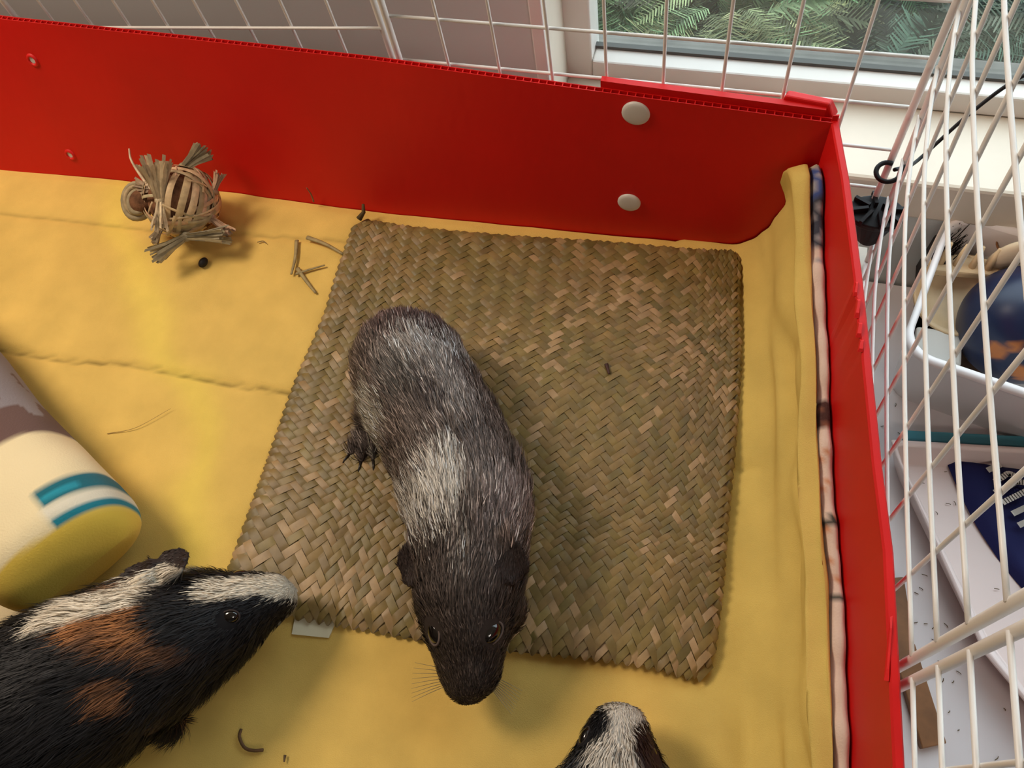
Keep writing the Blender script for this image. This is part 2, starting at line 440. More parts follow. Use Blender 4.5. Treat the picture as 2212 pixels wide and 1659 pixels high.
for j, v in enumerate(vv):
    # floor part: rows follow the back wall
    yrow = np.array([back_y(a, 0)-.12 for a in xf]); yy = yrow + (yend-yrow)*v
    zz = floor_z(xf, yy) - .25*smst(.9, .0, -(yy-yrow))
    for a, b, c in zip(xf, yy, zz): V.append((a, b, c))
    # climb part
    y0 = back_y(-9, 0)-.12; yb = y0 + (yend-y0)*v
    w = float(side_x(min(yb, -1.6)))
    H = float(top_h(yb)); cor = math.exp(-max(0, -(yb+1.3))/1.6)
    foot = w - 4.6 - .0*cor
    prof = [(-14, 0), (foot-1.8, 0), (foot, .12), (foot+1.0+.25*math.sin(yb*.21), .75), (foot+2.1, 1.9), (w-2.1, 3.4), (w-1.85, H*.55+.6), (w-1.68, H*.88), (w-1.5, H-.1), (w-1.22, H+.12), (w-.98, H-.1), (w-.9, H-1.2)]
    Pc = catmull([(p[0], p[1], 0) for p in prof], NS)
    s = np.linspace(0, 1, NS)
    amp = smst(.28, .45, s)*smst(.95, .66, s)
    f1 = np.sin(s*21 + .9*math.sin(yb*.16)+.5*math.sin(yb*.41+1))
    f2 = np.sin(s*39 + 1.6*math.sin(yb*.23+2)+.8*math.sin(yb*.5))
    dis = amp*(.48*f1 + .26*f2 + .12*math.sin(yb*.9+s[0])*np.sin(s*9))
    for k in range(NS):
        if k == 0: continue
        px_, pz_ = Pc[k][0], Pc[k][1]
        ty = yb
        # near the corner the sheet leans along the back wall
        if pz_ > .3: ty = yb + (1-smst(0, 10, pz_))*0.0
        fzv = float(floor_z(np.array([px_]), np.array([ty]))[0])*(1-smst(.2, 1.2, pz_)) if k < 30 else 0
        V.append((px_ - dis[k]*.8, ty, pz_ + dis[k]*.35*(pz_ < H*.9) + fzv))
W_ = nx + NS - 1
V = np.array(V)
Fq = ugrid(W_, NY)[:, ::-1]
P3 = V.copy()
cb = np.array([.70, .47, .125])*np.ones((len(V), 3))
mot = vnoise(P3, 5, 5)[:, None]*.5 + vnoise(P3, 1.6, 6)[:, None]*.5
cb = cb*(1 + .07*mot)
# brushed paler lemon streak in the pile, and lemon hue along the climbing side
lx = np.interp(V[:, 1], [-34, -25, -17, -8], [-43.5, -48, -57, -66]); ds = np.abs(V[:, 0]-lx + 1.6*vnoise(P3, 4, 8))
st = np.exp(-(ds/2.4)**2)[:, None]
lem = np.array([.80, .60, .12])
cb = cb*(1-.75*st) + lem*.75*st
sd = smst(-9.5, -6.0, V[:, 0])[:, None]
cb = cb*(1-sd*.6) + np.array([.66, .50, .14])*sd*.6
# seam lines: pile darker along each line
for sx, wd, k_ in ((SE1, .16, .55), (SE2, .16, .28)):
    d = V[:, 1]-seam_y(V[:, 0], sx) - .07*np.sin(V[:, 0]*3.1); cb = cb*(1 - (k_*np.exp(-(d/wd)**2)*(V[:, 0] < -12))[:, None])
liner = mk('fleece_liner', V, Fq, m_fleece, origin=(-40, -35, 0), col=cb)
tag(liner, 'yellow fleece cage liner covering the tray floor and climbing the right wall', 'fleece liner')
# printed backing layer between the yellow sheet and the red wall
yk = np.linspace(-74, -1.9, 200); V = []; Cc = []
Prf = [(-.93, -2.5, .0), (-.92, -1.0, 0), (-.80, .05, 0), (-.46, .42, 0), (-.20, .28, 0), (-.04, -.3, 0), (-.04, -3, 0)]
for a, (dx, dz, _) in enumerate(Prf):
    for y in yk:
        w = float(side_x(y)); H = float(top_h(y))
        wob = .16*math.sin(y*1.15)+.10*math.sin(y*2.7+1)
        V.append((w+dx*(1.0 + .10*math.sin(y*.5)), y, max(.4, H-.25+dz+wob*(dz > -1))))
        # print: blue-grey patch by the corner, then cream with dark sprigs
        c = np.array([.72, .56, .46])
        if y > -7.5: c = np.array([.055, .09, .26]) if y > -4.6 else np.array([.05, .055, .075])
        if y > -2.6: c = np.array([.5, .45, .3])
        h = math.sin(y*5.3)*math.sin(dz*7+y*2)
        if -8.5 < y <= -2.6 and h > .35: c = np.array([.35, .33, .34])
        if -19.6 < y < -17.6: c = np.array([.07, .03, .025]) if h > -.4 else np.array([.25, .1, .06])
        if -25.8 < y < -24.9 or -29.9 < y < -29.5: c = np.array([.06, .06, .05]) if h > -.2 else c
        if -29 < y < -21 and h < -.55: c = np.array([.6, .27, .14])
        Cc.append(c)
n = len(yk)
o = mk('printed_backing', V, np.array(ugrid(n, len(Prf)))[:, ::-1], m_print, liner, col=np.array(Cc))
o['label'] = 'cream and blue printed fleece backing layer'

# ---------------------------------------------------------------- woven mat
MO = np.array([(-41.9,-5.8),(-40.8,-4.5),(-36.0,-4.3),(-27.8,-3.7),(-19.9,-3.0),(-12.4,-2.6),(-9.4,-2.6),(-8.2,-4.6),(-7.9,-6.9),(-7.3,-10.9),(-6.9,-14.8),(-6.5,-20.3),(-6.2,-25.4),(-5.9,-29.5),(-5.8,-31.9),(-5.9,-35.6)])
TOPc = catmull([(-42.0, -4.1, 0), (-36.0, -4.2, 0), (-27.8, -3.7, 0), (-19.9, -3.0, 0), (-12.4, -2.5, 0), (-8.6, -2.0, 0)], 60)
RIGc = catmull([(-8.6, -2.0, 0), (-8.0, -6.9, 0), (-7.3, -10.9, 0), (-6.9, -14.8, 0), (-6.5, -20.3, 0), (-6.2, -25.4, 0), (-5.9, -29.5, 0), (-5.7, -35.6, 0)], 60)
BOTc = catmull([(-40.3, -38.6, 0), (-33.5, -38.2, 0), (-29.1, -37.8, 0), (-24.1, -37.4, 0), (-18.8, -36.7, 0), (-14.2, -36.0, 0), (-9.8, -35.5, 0), (-5.7, -35.6, 0)], 60)
LEFc = catmull([(-42.0, -4.1, 0), (-41.7, -9.2, 0), (-41.2, -14.8, 0), (-41.3, -20.5, 0), (-41.0, -25.8, 0), (-40.7, -31.1, 0), (-40.3, -38.6, 0)], 60)
ML = 33.6
def samp(Cv, t):
    t = np.clip(t, 0, 1)*(len(Cv)-1); i = np.minimum(t.astype(int), len(Cv)-2); f = (t-i)[:, None]
    return Cv[i]*(1-f)+Cv[i+1]*f
def coons(a, b):
    """a: 0..ML left to right, b: 0..ML top to bottom"""
    u, v = np.clip(a/ML, 0, 1), np.clip(b/ML, 0, 1); U = u[:, None]; Vv = v[:, None]
    T, B, L, R = samp(TOPc, u), samp(BOTc, u), samp(LEFc, v), samp(RIGc, v)
    c00, c10, c01, c11 = TOPc[0], TOPc[-1], BOTc[0], BOTc[-1]
    return (1-Vv)*T+Vv*B+(1-U)*L+U*R-((1-U)*(1-Vv)*c00+U*(1-Vv)*c10+(1-U)*Vv*c01+U*Vv*c11)
def edge_d(a, b, rc=2.0):
    """distance inside the rounded square"""
    qx = np.abs(a-ML/2)-(ML/2-rc); qy = np.abs(b-ML/2)-(ML/2-rc)
    return -(np.hypot(np.maximum(qx, 0), np.maximum(qy, 0))+np.minimum(np.maximum(qx, qy), 0)-rc)
def mat_z(a, b):
    d = edge_d(a, b)
    P = np.stack([a, b, 0*a], 1)
    base = .30 + .52*np.sqrt(np.clip(d/1.0, 0, 1)) + .10*vnoise(P, 6, 11)*smst(0, 3, d)
    return base
mat_t = thing('woven_mat', 'square woven seagrass mat lying on the yellow fleece under the grey guinea pig', 'mat', (-24, -20, 0.1))
# underlay slab
N_ = 60; aa, bb = np.meshgrid(np.linspace(0, ML, N_), np.linspace(0, ML, N_)); aa = aa.ravel(); bb = bb.ravel()
# squeeze the grid into the rounded outline
qx = aa-ML/2; qy = bb-ML/2; mx_ = np.maximum(np.abs(qx), np.abs(qy)); rr = np.hypot(qx, qy)+1e-6
k = np.where(mx_ > ML/2-3, 1-(rr/mx_-1)*.09*smst(ML/2-3, ML/2, mx_), 1.0)*.994
a2 = ML/2+qx*k; b2 = ML/2+qy*k
Pm = coons(a2, b2); zt = mat_z(a2, b2)-.16
top = np.column_stack([Pm[:, :2], zt]); bot = np.column_stack([Pm[:, :2], zt*0+.16])
g = ugrid(N_, N_); n = N_*N_
F = [tuple(q[::-1]) for q in g] + [tuple(q+n) for q in g]
rim = [i for i in range(N_)] + [i*N_+N_-1 for i in range(1, N_)] + [n-1-i for i in range(1, N_)] + [(N_-1-i)*N_ for i in range(1, N_-1)]
for i in range(len(rim)):
    p, q = rim[i], rim[(i+1) % len(rim)]; F.append((p, q, q+n, p+n))
mk('underlay', np.vstack([top, bot]), F, m_seabase, mat_t)
PITCH = .52
palette = np.array([(.195, .132, .042), (.180, .124, .038), (.205, .132, .044), (.175, .124, .036), (.215, .140, .050), (.160, .116, .034), (.28, .18, .08)])
nst = int(ML*2/(PITCH*math.sqrt(2)))+2
cache = {}
for fam in (0, 1):
    for i in range(nst):
        c = (i+.5)*PITCH*math.sqrt(2)
        # fam 0: a+b=c ; fam 1: a-b = c-ML
        t = np.arange(0, ML*1.42, PITCH*.25)
        tt = t[:, None]
        if fam == 0: A0 = np.array([c, 0.]); D = np.array([-1, 1])/math.sqrt(2)
        else: A0 = np.array([c-ML, 0.]); D = np.array([1, 1])/math.sqrt(2)
        # anchor the sample phase so that crossings line up
        P = A0 + D*tt
        e = edge_d(P[:, 0], P[:, 1]); ok = e > .03
        if ok.sum() < 4: continue
        t = t[ok]
        t = np.linspace(t[0], t[-1], len(t)); P = A0 + D*t[:, None]
        ii = (P[:, 0]+P[:, 1])/(PITCH*math.sqrt(2))-.5; jj = (P[:, 0]-P[:, 1]+ML)/(PITCH*math.sqrt(2))-.5
        # twill: over two, under two; continuous phase along the strand
        ph = (jj if fam == 0 else ii); oth = (i)
        phase = (ph + oth + (0 if fam == 0 else 2))/4*2*math.pi - math.pi/4
        sft = np.tanh(2.2*np.sin(phase))
        w = PITCH*rng.uniform(.88, 1.0)*.5
        tilt = rng.normal(0, .018)
        nrm = np.array([D[1], -D[0]])
        A1 = P + nrm*w; A2 = P - nrm*w
        Z = mat_z(P[:, 0], P[:, 1]) + .055*sft + .01*rng.normal(0, 1)
        tl = tilt + .012*vnoise(np.column_stack([t, t*0+i, t*0]), .7, 3+fam)
        X1 = coons(A1[:, 0], A1[:, 1]); X2 = coons(A2[:, 0], A2[:, 1])
        e1 = np.clip(edge_d(A1[:, 0], A1[:, 1])/.25, 0, 1); e2 = np.clip(edge_d(A2[:, 0], A2[:, 1])/.25, 0, 1)
        X1[:, 2] = np.maximum(Z+tl-.05*(1-e1), .2); X2[:, 2] = np.maximum(Z-tl-.05*(1-e2), .2)
        Xm = (X1+X2)/2; Xm[:, 2] += .022
        V = np.empty((len(t)*3, 3)); V[0::3] = X1; V[1::3] = Xm; V[2::3] = X2
        q = np.arange(len(t)-1)*3
        F = np.vstack([np.column_stack([q, q+3, q+4, q+1]), np.column_stack([q+1, q+4, q+5, q+2])])
        if fam == 1: pass
        F = F if fam == 0 else F[:, ::-1]
        base = palette[rng.integers(0, 6)]*rng.uniform(.88, 1.12)
        if rng.random() < .06: base = palette[6]*rng.uniform(.95, 1.2)
        cseg = 1 + .16*vnoise(np.column_stack([t, t*0+i*3.7+fam*91, t*0]), 1.7, 9)
        hl = vnoise(np.column_stack([np.floor((ph+oth)/4)*3.3, t*0+i*5.1, t*0+fam*7]), 1.0, 21)
        # highlights painted into a few pieces, mostly top right and near edge
        Xc = Xm
        zone = np.exp(-(((Xc[:, 0]+16)/7)**2+((Xc[:, 1]+10)/4.2)**2)) + .6*np.exp(-((Xc[:, 1]+34.5)/2.6)**2) + .35*np.exp(-((Xc[:, 0]+9)/2.5)**2) + .03
        lift = (hl > (.80-.55*np.clip(zone, 0, 1)))*.62
        cc = base[None, :]*cseg[:, None]; cc = cc*(1-lift[:, None]) + np.array([.42, .27, .14])*lift[:, None]
        o = mk('strand', V, F, m_sea, mat_t, smooth=True, col=np.repeat(cc, 3, axis=0))
# little stalk sticking out of the far left corner
o = mk('loose_end', *tube([(-41.3, -4.6, .9), (-40.9, -4.1, 1.3), (-40.9, -3.7, 1.9)], [.28, .18, .12], 6), m_seabase, mat_t)
# cream cloth label under the mat edge
lb = MB().hexa([(-34.2, -38.0, .12), (-31.2, -37.6, .12), (-31.3, -38.75, .12), (-34.0, -39.15, .12)], [(-34.2, -38.0, .22), (-31.2, -37.6, .22), (-31.3, -38.75, .2), (-34.0, -39.15, .2)]).obj('label_tag', new_mat('cream_tag', (.75, .68, .48), .7, .2), mat_t)
lb['label'] = 'cream label tag peeking from under the near edge'

# ---------------------------------------------------------------- wire grid panels
def panel(label, f, us, ulen, zs, parent_loc, post_r=.25, wr=.12, side=1, ends=(True, True), nseg=8):
    """f(u, z) -> xyz of the panel surface; vertical wires at us, horizontal at zs"""
    t = thing('wire_grid_panel', label, 'grid panel', parent_loc, 'white wire cage panels')
    z0, z1 = zs[0], zs[-1]
    for k, u in enumerate(us):
        e = (k == 0 and ends[0]) or (k == len(us)-1 and ends[1])
        zz = np.linspace(z0-.2, z1+.2, 5)
        P = [np.array(f(u, z)) for z in zz]
        if e: mk('frame_post', *tube(P, post_r, 12), m_wire, t)
        else: mk('wire', *tube(P, wr, 8), m_wire, t)
    uu = np.linspace(0, ulen, nseg+1)
    for k, z in enumerate(zs):
        e = k == 0 or k == len(zs)-1
        P = []
        for u in uu:
            p = np.array(f(u, z)); q = np.array(f(min(u+.5, ulen), z))-np.array(f(min(u+.5, ulen)-.5, z)); nrm = np.array([-q[1], q[0], 0]); nrm /= np.linalg.norm(nrm)
            P.append(p + nrm*side*(0 if e else wr*1.7))
        mk('frame_rail' if e else 'wire', *tube(P, post_r if e else wr, 8), m_wire, t)
    return t
ZS = [-1.14+3.94*k for k in range(10)]
fb = lambda u, z: (-35.46+u-.4*(1-u/35.46), 1.15-.0298*u-.006*(z-22.5), z-.95*(1-u/35.46))
panel('white wire grid panel behind the red wall in front of the window', fb, [3.94*k for k in range(10)], 35.46, ZS, (-18, 0, -1.14), side=1)
def f_left(u, z):
    t = u/35.5
    return (-36.9-34.8*t - .012*(z-15), 2.0, z-3.1*t)
ZL = [z + 1.45 for z in ZS]
panel('white wire grid panel at the far left behind the red wall', f_left, [3.94*k for k in range(10)], 35.46, ZL, (-54, 1, -.6), side=1)
UR = [0, 1.9, 6.5, 10.2, 13.9, 17.6, 21.6, 25.4, 29.4, 33.4]
_c = catmull([(0, .42, 0), (3, .17, 0), (7, .05, 0), (11, .14, 0), (18, .55, 0), (26, 1.15, 0), (34, 1.85, 0), (45, 2.7, 0), (60, 3.6, 0), (80, 4.6, 0)], 90)
FRY, FRX = _c[:, 0], _c[:, 1]
def f_right(u, z):
    y = -.35-u
    x = np.interp(-y, FRY, FRX)
    return (float(x) - .035*(z-22.5), y, z)
panel('white wire grid panel along the right side of the cage, nearer the window', f_right, UR, 33.4, ZS, (1, -17, -1.14), side=-1, nseg=16)
f_right2 = lambda u, z: f_right(34.35+u, z)
panel('white wire grid panel at the near right, beyond the double post', f_right2, [3.94*k for k in range(10)], 35.46, ZS, (3, -52, -1.14), side=-1, nseg=8)

# black round connector, tie ring and cable at the corner post
cn = thing('grid_connector', 'black round plastic connector clipped on the corner posts of the grid', 'connector', (.3, -1.0, 3))
CX, CY, CZ = .2, -1.0, 4.6
cb_ = MB()
k = 24
for (r0, za, zb) in ((2.0, .75, 1.25), (1.72, -1.3, .75)):
    b = [(CX+r0*math.cos(6.283*i/k)*(.55 if za < 0 else 1), CY+r0*.75*math.sin(6.283*i/k), CZ+za) for i in range(k)]
    t_ = [(CX+r0*math.cos(6.283*i/k), CY+r0*.75*math.sin(6.283*i/k), CZ+zb) for i in range(k)]
    cb_.hexa(b, t_)
cb_.obj('disc', m_black, cn, bevel=.1)
for a in range(8):
    an = a*math.pi/4+.2
    p = np.array([CX+1.3*math.cos(an), CY+1.0*math.sin(an)]); d = np.array([math.cos(an), math.sin(an)])*.62; s_ = np.array([-d[1], d[0]])*.2
    MB().hexa([(*(p-d-s_), CZ+1.2), (*(p+d-s_), CZ+1.2), (*(p+d+s_), CZ+1.2), (*(p-d+s_), CZ+1.2)],
              [(*(p-d-s_), CZ+1.75), (*(p+d-s_), CZ+1.6), (*(p+d+s_), CZ+1.6), (*(p-d+s_), CZ+1.75)]).obj('clip_tooth', m_black, cn)
an_ = np.linspace(.15, 1.72*math.pi, 26)
Rg = [(-.1+.85*math.cos(a+1.2)*.95, -1.05+.75*math.sin(a+1.2), 9.8+.32*math.sin(a+1.2)+.03*i) for i, a in enumerate(an_)]
tie = mk('cable_tie', *tube(Rg, [.17]*len(Rg), 8), m_black, origin=(-.1, -1, 9.8))
tag(tie, 'black hooked tie looped around the corner post above the connector', 'cable tie')
cpts = catmull([(0.35, -.35, 9.6), (1.2, .9, 8.6), (2.9, 5.0, 5.0), (5.6, 7.2, 8.2), (8.0, 8.0, 11.2), (12, 9, 13), (22, 9.5, 16), (36, 9, 20)], 60)
cable = mk('cable', *tube(cpts, .14, 8), m_black, origin=(8, 8, 9))
tag(cable, 'thin black cable rising to the right across the window from the corner tie', 'cable')

# ---------------------------------------------------------------- things on the table at the right
# storage bin
bn = thing('storage_bin', 'milky white plastic bin of toys on the table beyond the right grid', 'bin', (14, 4, -20))
def rrect(x0, x1, y0, y1, r, k=6, sk=0.0):
    pts = []
    for (cx0, cy0, a0) in ((x1-r, y1-r, 0), (x0+r, y1-r, 90), (x0+r, y0+r, 180), (x1-r, y0+r, 270)):
        for i in range(k+1):
            a = math.radians(a0+90*i/k); pts.append((cx0+r*math.cos(a), cy0+r*math.sin(a)))
    th = -.22; cx0, cy0 = x0, y0
    return [(cx0+(p[0]-cx0)*math.cos(th)-(p[1]-cy0)*math.sin(th), cy0+(p[0]-cx0)*math.sin(th)+(p[1]-cy0)*math.cos(th)) for p in pts]
def loft(levels, mat, name, parent, close_bottom=True):
    V = []; F = []; n = len(levels[0][0])
    for pts, z in levels:
        V += [(p[0], p[1], z) for p in pts]
    F = [tuple(q) for q in ugrid(n, len(levels), True)]
    if close_bottom: F.append(tuple((len(levels)-1)*n+i for i in range(n)))
    return mk(name, V, F, mat, parent)
ox, oy = 5.9, -3.6
def br(g_, r): return rrect(ox+g_, ox+26-g_, oy+g_, oy+16.5-g_, r)
loft([(br(1.9, 1.8), -20), (br(.9, 2.2), -14), (br(.35, 2.5), -9.6)], m_clearbin, 'outer_wall', bn, False)
loft([(br(.35, 2.5), -9.6), (br(0, 2.6), -9.4), (br(-.1, 2.6), -9.0), (br(.15, 2.6), -8.75), (br(.55, 2.4), -8.8), (br(.75, 2.3), -9.2)], m_clearbin, 'rim', bn, False)
loft([(br(.75, 2.3), -9.2), (br(1.3, 2.1), -14), (br(2.2, 1.8), -19.6)], m_clearbin, 'inner_wall', bn, True)

def lathe(prof, c, axis=(0, 0, 1), k=32):
    ax = Vector(axis).normalized(); u = ax.orthogonal().normalized(); w = ax.cross(u)
    V = []
    for r, h in prof:
        for i in range(k):
            a = 2*math.pi*i/k
            V.append(tuple(Vector(c)+ax*h+(u*math.cos(a)+w*math.sin(a))*r))
    return V, [tuple(q) for q in ugrid(k, len(prof), True)]
# big blue ball with orange swirls
k = 64; prof = [(5.35*math.sin(math.pi*i/40)+1e-3, -5.35*math.cos(math.pi*i/40)) for i in range(41)]
BC = (17.0, 3.5, -12.6)
V, F = lathe(prof, BC, (.2, .3, 1), k); V = np.array(V)
R_ = V-np.array(BC)
nv = vnoise(R_, 2.6, 40)+.35*vnoise(R_, 1.2, 41)
cc = np.array([.004, .007, .035])*np.ones((len(V), 3)); cc += (vnoise(R_, 3.5, 42)[:, None]*.5+.5)*np.array([0, .008, .02])
org = smst(.50, .56, nv)[:, None]; cc = cc*(1-org)+np.array([.42, .13, .02])*org
for (px_, py_, pz_, rr) in ((-2.6, -3.9, 1.6, 1.0), (-.6, -4.9, .6, .9), (-1.6, -4.2, 2.8, .7)):
    dd = np.linalg.norm(R_-np.array([px_, py_, pz_])*1.05, axis=1); m_ = smst(rr, rr*.7, dd)[:, None]; cc = cc*(1-m_)+np.array([.45, .15, .03])*m_
b_ = mk('rubber_ball', V, F, m_attr, origin=(17, 3.5, -18), col=cc); tag(b_, 'dark blue rubber ball with orange swirls in the white bin', 'ball')
# beige comb-like dish
m_beige = new_mat('beige_plastic', (.72, .52, .30), .45, .4, mottle=(60, .08))
m_pale = new_mat('pale_wood', (.78, .62, .42), .5, .3, mottle=(60, .08))
dh = thing('scoop', 'beige plastic scoop with upright prongs lying in the white bin', 'scoop', (12, 6, -16))
V, F = lathe([(.01, 0), (2.2, .1), (3.4, .7), (3.9, 1.7), (4.05, 1.75), (3.8, 1.9), (3.2, 1.1), (2.0, .5), (.01, .4)], (12.0, 6.2, -14.2), (-.15, -.25, 1), 36)
mk('bowl', V, F, m_beige, dh)
MB().hexa([(8.6, 7.2, -12.2), (14.6, 7.6, -12.2), (14.6, 9.4, -12.2), (8.6, 9.0, -12.2)], [(8.6, 7.2, -11.3), (14.6, 7.6, -11.3), (14.6, 9.4, -11.3), (8.6, 9.0, -11.3)]).obj('crossbar', m_beige, dh, bevel=.2)
for q in range(4):
    x0 = 9.5+1.35*q; mk('prong', *tube([(x0, 8.2, -11.4), (x0+.1, 8.5, -10.0), (x0+.15, 8.7, -8.9)], [.34, .28, .16], 8), m_beige, dh)
V, F = lathe([(.01, -.3), (2.6, -.3), (3.2, -.1), (3.3, .15), (2.9, .35), (.01, .45)], (15.4, 11.0, -11.8), (-.35, -.8, .55), 36)
o = mk('disc_toy', V, F, m_rivet, origin=(15.4, 11, -14)); tag(o, 'round cream disc leaning at the back of the white bin', 'toy')
V, F = lathe([(1.35*math.sin(math.pi*i/16)+1e-3, -2.6*math.cos(math.pi*i/16)) for i in range(17)], (14.9, 8.7, -9.6), (.45, -.12, 1), 20)
V = [(p[0], 8.7+(p[1]-8.7)*.45, p[2]) for p in V]
o = mk('wooden_egg', V, F, m_pale, origin=(14.9, 8.7, -12)); tag(o, 'pale oval wooden piece standing up beside the blue ball', 'toy')
cl = thing('clear_box', 'small clear plastic box in the near corner of the white bin', 'box', (10.4, .2, -18))
MB().box(8.6, 12.2, -.9, 2.2, -18.8, -14.2).obj('box_body', m_clearbin, cl, bevel=.3)
MB().box(8.4, 12.4, -1.1, 2.4, -14.2, -13.6).obj('lid', m_rivet, cl, bevel=.25)
MB().box(10.6, 10.9, -1.05, -.9, -18.5, -14.3).obj('rib', m_rivet, cl)
bk = thing('brush', 'black bristle brush head at the far left inside the white bin', 'brush', (10, 9.6, -14))
MB().hexa([(8.6, 8.0, -16.5), (10.4, 8.0, -16.5), (10.4, 11.4, -16.5), (8.6, 11.4, -16.5)], [(8.7, 8.0, -10.8), (10.2, 8.0, -10.8), (10.2, 11.2, -10.8), (8.7, 11.2, -10.8)]).obj('handle', m_black, bk, bevel=.4)
bm_ = MB()
for q in range(70):
    x0 = rng.uniform(8.9, 10.6); y0 = rng.uniform(8.6, 11.6)
    bm_.add(*tube([(x0, y0, -11.2), (x0+rng.normal(0, .3)+.3, y0+rng.normal(0, .3), -9.3+rng.normal(0, .3))], [.07, .03], 4))
o = bm_.obj('bristles', m_black, bk); o['kind'] = 'stuff'
o = mk('twig', *tube(catmull([(13.2, 13.0, -5.5), (13.6, 11.9, -8.5), (14.0, 10.8, -10.6), (14.4, 10.2, -11.0)], 12), .11, 6), m_wood, origin=(14, 11, -10)); tag(o, 'thin dark twig leaning on the cream disc in the bin', 'twig')
dk = MB().hexa([(9.0, 1.8, -19.4), (17, .5, -19.4), (18, 9, -19.4), (9.6, 10.5, -19.4)], [(9.1, 2.2, -15.6), (16.4, 1.2, -15.6), (17.2, 8.8, -15.6), (9.6, 10.2, -15.6)]).obj('cardboard_box', new_mat('dark_brown_card', (.06, .03, .015), .8, .2), origin=(12, 5, -19.4), bevel=.2)
tag(dk, 'dark brown box at the bottom of the white bin under the scoop', 'box')

# white tray with a navy cloth
ty = thing('litter_tray', 'white plastic tray with a raised rim on the table at the lower right', 'tray', (18, -16, -20))
ta = [(7.7, -8.0), (34, -4.2), (34, -37), (23.5, -33.0), (15.9, -25.4), (8.2, -9.6)]
def inset(poly, d):
    c = np.mean(np.array(poly), axis=0); out = []
    for p in poly:
        v = np.array(p)-c; out.append(tuple(c+v*(1-d/np.linalg.norm(v))))
    return out
lv = [(inset(ta, 1.6), -20), (inset(ta, .25), -17.4), (ta, -17.0), (inset(ta, .35), -16.8), (inset(ta, .85), -17.0), (inset(ta, 2.0), -19.3)]
V = []; n = len(ta)
for pts, z in lv: V += [(p[0], p[1], z) for p in pts]
F = [tuple(q[::-1]) for q in ugrid(n, len(lv), True)]; F.append(tuple((len(lv)-1)*n+i for i in range(n))[::-1])
m_tray = new_mat('pinkish_white_plastic', (.80, .66, .62), .35, .45)
o = mk('tray_shell', V, F, m_tray, ty, smooth=False); md = o.modifiers.new('b', 'BEVEL'); md.width = .2*S; md.segments = 2
tl_ = MB().hexa([(9.3, -7.0, -20), (36, -3.2, -20), (36, -2.0, -20), (9.3, -6.0, -20)], [(9.3, -7.0, -18.6), (36, -3.2, -18.6), (36, -2.0, -18.6), (9.3, -6.0, -18.6)]).obj('teal_strip', m_teal, origin=(20, -6, -20), bevel=.15); tag(tl_, 'teal plastic strip lying between the white bin and the white tray', 'strip')
# navy cloth with white lettering (strokes as thin printed patches)
nc = thing('navy_cloth', 'navy blue printed cloth with white lettering folded in the white tray', 'cloth', (20, -12, -19.3))
ncp = np.array([(12.9, -7.8), (24, -6.2), (33, -8), (33, -24), (22, -21.5), (16.6, -14.8)])
gx, gy = np.meshgrid(np.linspace(0, 1, 30), np.linspace(0, 1, 30)); gx = gx.ravel(); gy = gy.ravel()
e0 = catmull([(12.9, -7.8, 0), (14.4, -11.3, 0), (16.4, -14.8, 0), (19.5, -18.6, 0), (24, -23, 0)], 30)
e1 = catmull([(33, -7.0, 0), (33.5, -11, 0), (34, -15, 0), (34, -20, 0), (34, -25, 0)], 30)
Pn = samp(e0, gy)*(1-gx[:, None])+samp(e1, gy)*gx[:, None]
Pn[:, 2] = -18.3 + .25*np.sin(gx*9+gy*5)+.2*vnoise(Pn, 2.5, 60) - .9*(np.maximum(smst(.06, 0, gx), smst(.06, 0, gy)))
mk('cloth_body', Pn, ugrid(30, 30)[:, ::-1], new_mat('navy_cloth', (.012, .014, .075), .75, .2, bump=(500, .3, .05)), nc)
lt = MB()
def stroke(a, b, w):
    a = np.array(a); b = np.array(b); d = b-a; d = d/np.linalg.norm(d); s_ = np.array([-d[1], d[0]])*w/2
    q = [a-s_, b-s_, b+s_, a+s_]
    z0 = -17.75
    lt.hexa([(p[0], p[1], z0) for p in q], [(p[0], p[1], z0+.05) for p in q])
# letter strokes read along the cloth's left edge
def arc_stroke(pts, w):
    C_2 = catmull([(p[0], p[1], 0) for p in pts], 10)
    for q in range(9): stroke(C_2[q][:2], C_2[q+1][:2]+(C_2[q+1][:2]-C_2[q][:2])*.3, w)
arc_stroke([(16.17, -8.99), (17.19, -8.22)], .50)
arc_stroke([(16.76, -9.94), (17.39, -9.39), (17.88, -8.93), (18.33, -9.01)], .50)
arc_stroke([(16.78, -11.0), (17.89, -10.17), (18.52, -9.59), (19.2, -9.53)], .50)
arc_stroke([(17.43, -11.82), (19.24, -10.36)], .50)
arc_stroke([(18.25, -12.67), (19.32, -11.83)], .50)
arc_stroke([(18.74, -13.63), (19.47, -13.08)], .50)
o = lt.obj('lettering', m_rivet, nc); o['label'] = 'white printed letter strokes'
# brown wood strip
w_ = MB().hexa([(9.6, -26.0, -20), (11.4, -25.4, -20), (14.2, -32.7, -20), (12.4, -33.6, -20)], [(9.6, -26.0, -19.2), (11.4, -25.4, -19.2), (14.2, -32.7, -19.2), (12.4, -33.6, -19.2)])
w_.hexa([(8.6, -20.4, -20), (10.2, -19.9, -20), (11.4, -25.6, -20), (9.6, -26.2, -20)], [(8.6, -20.4, -19.2), (10.2, -19.9, -19.2), (11.4, -25.6, -19.2), (9.6, -26.2, -19.2)])
o = w_.obj('wood_strip', m_wood, origin=(11, -27, -20), bevel=.1); tag(o, 'narrow brown wooden strip lying on the white table beside the red wall', 'wood strip')
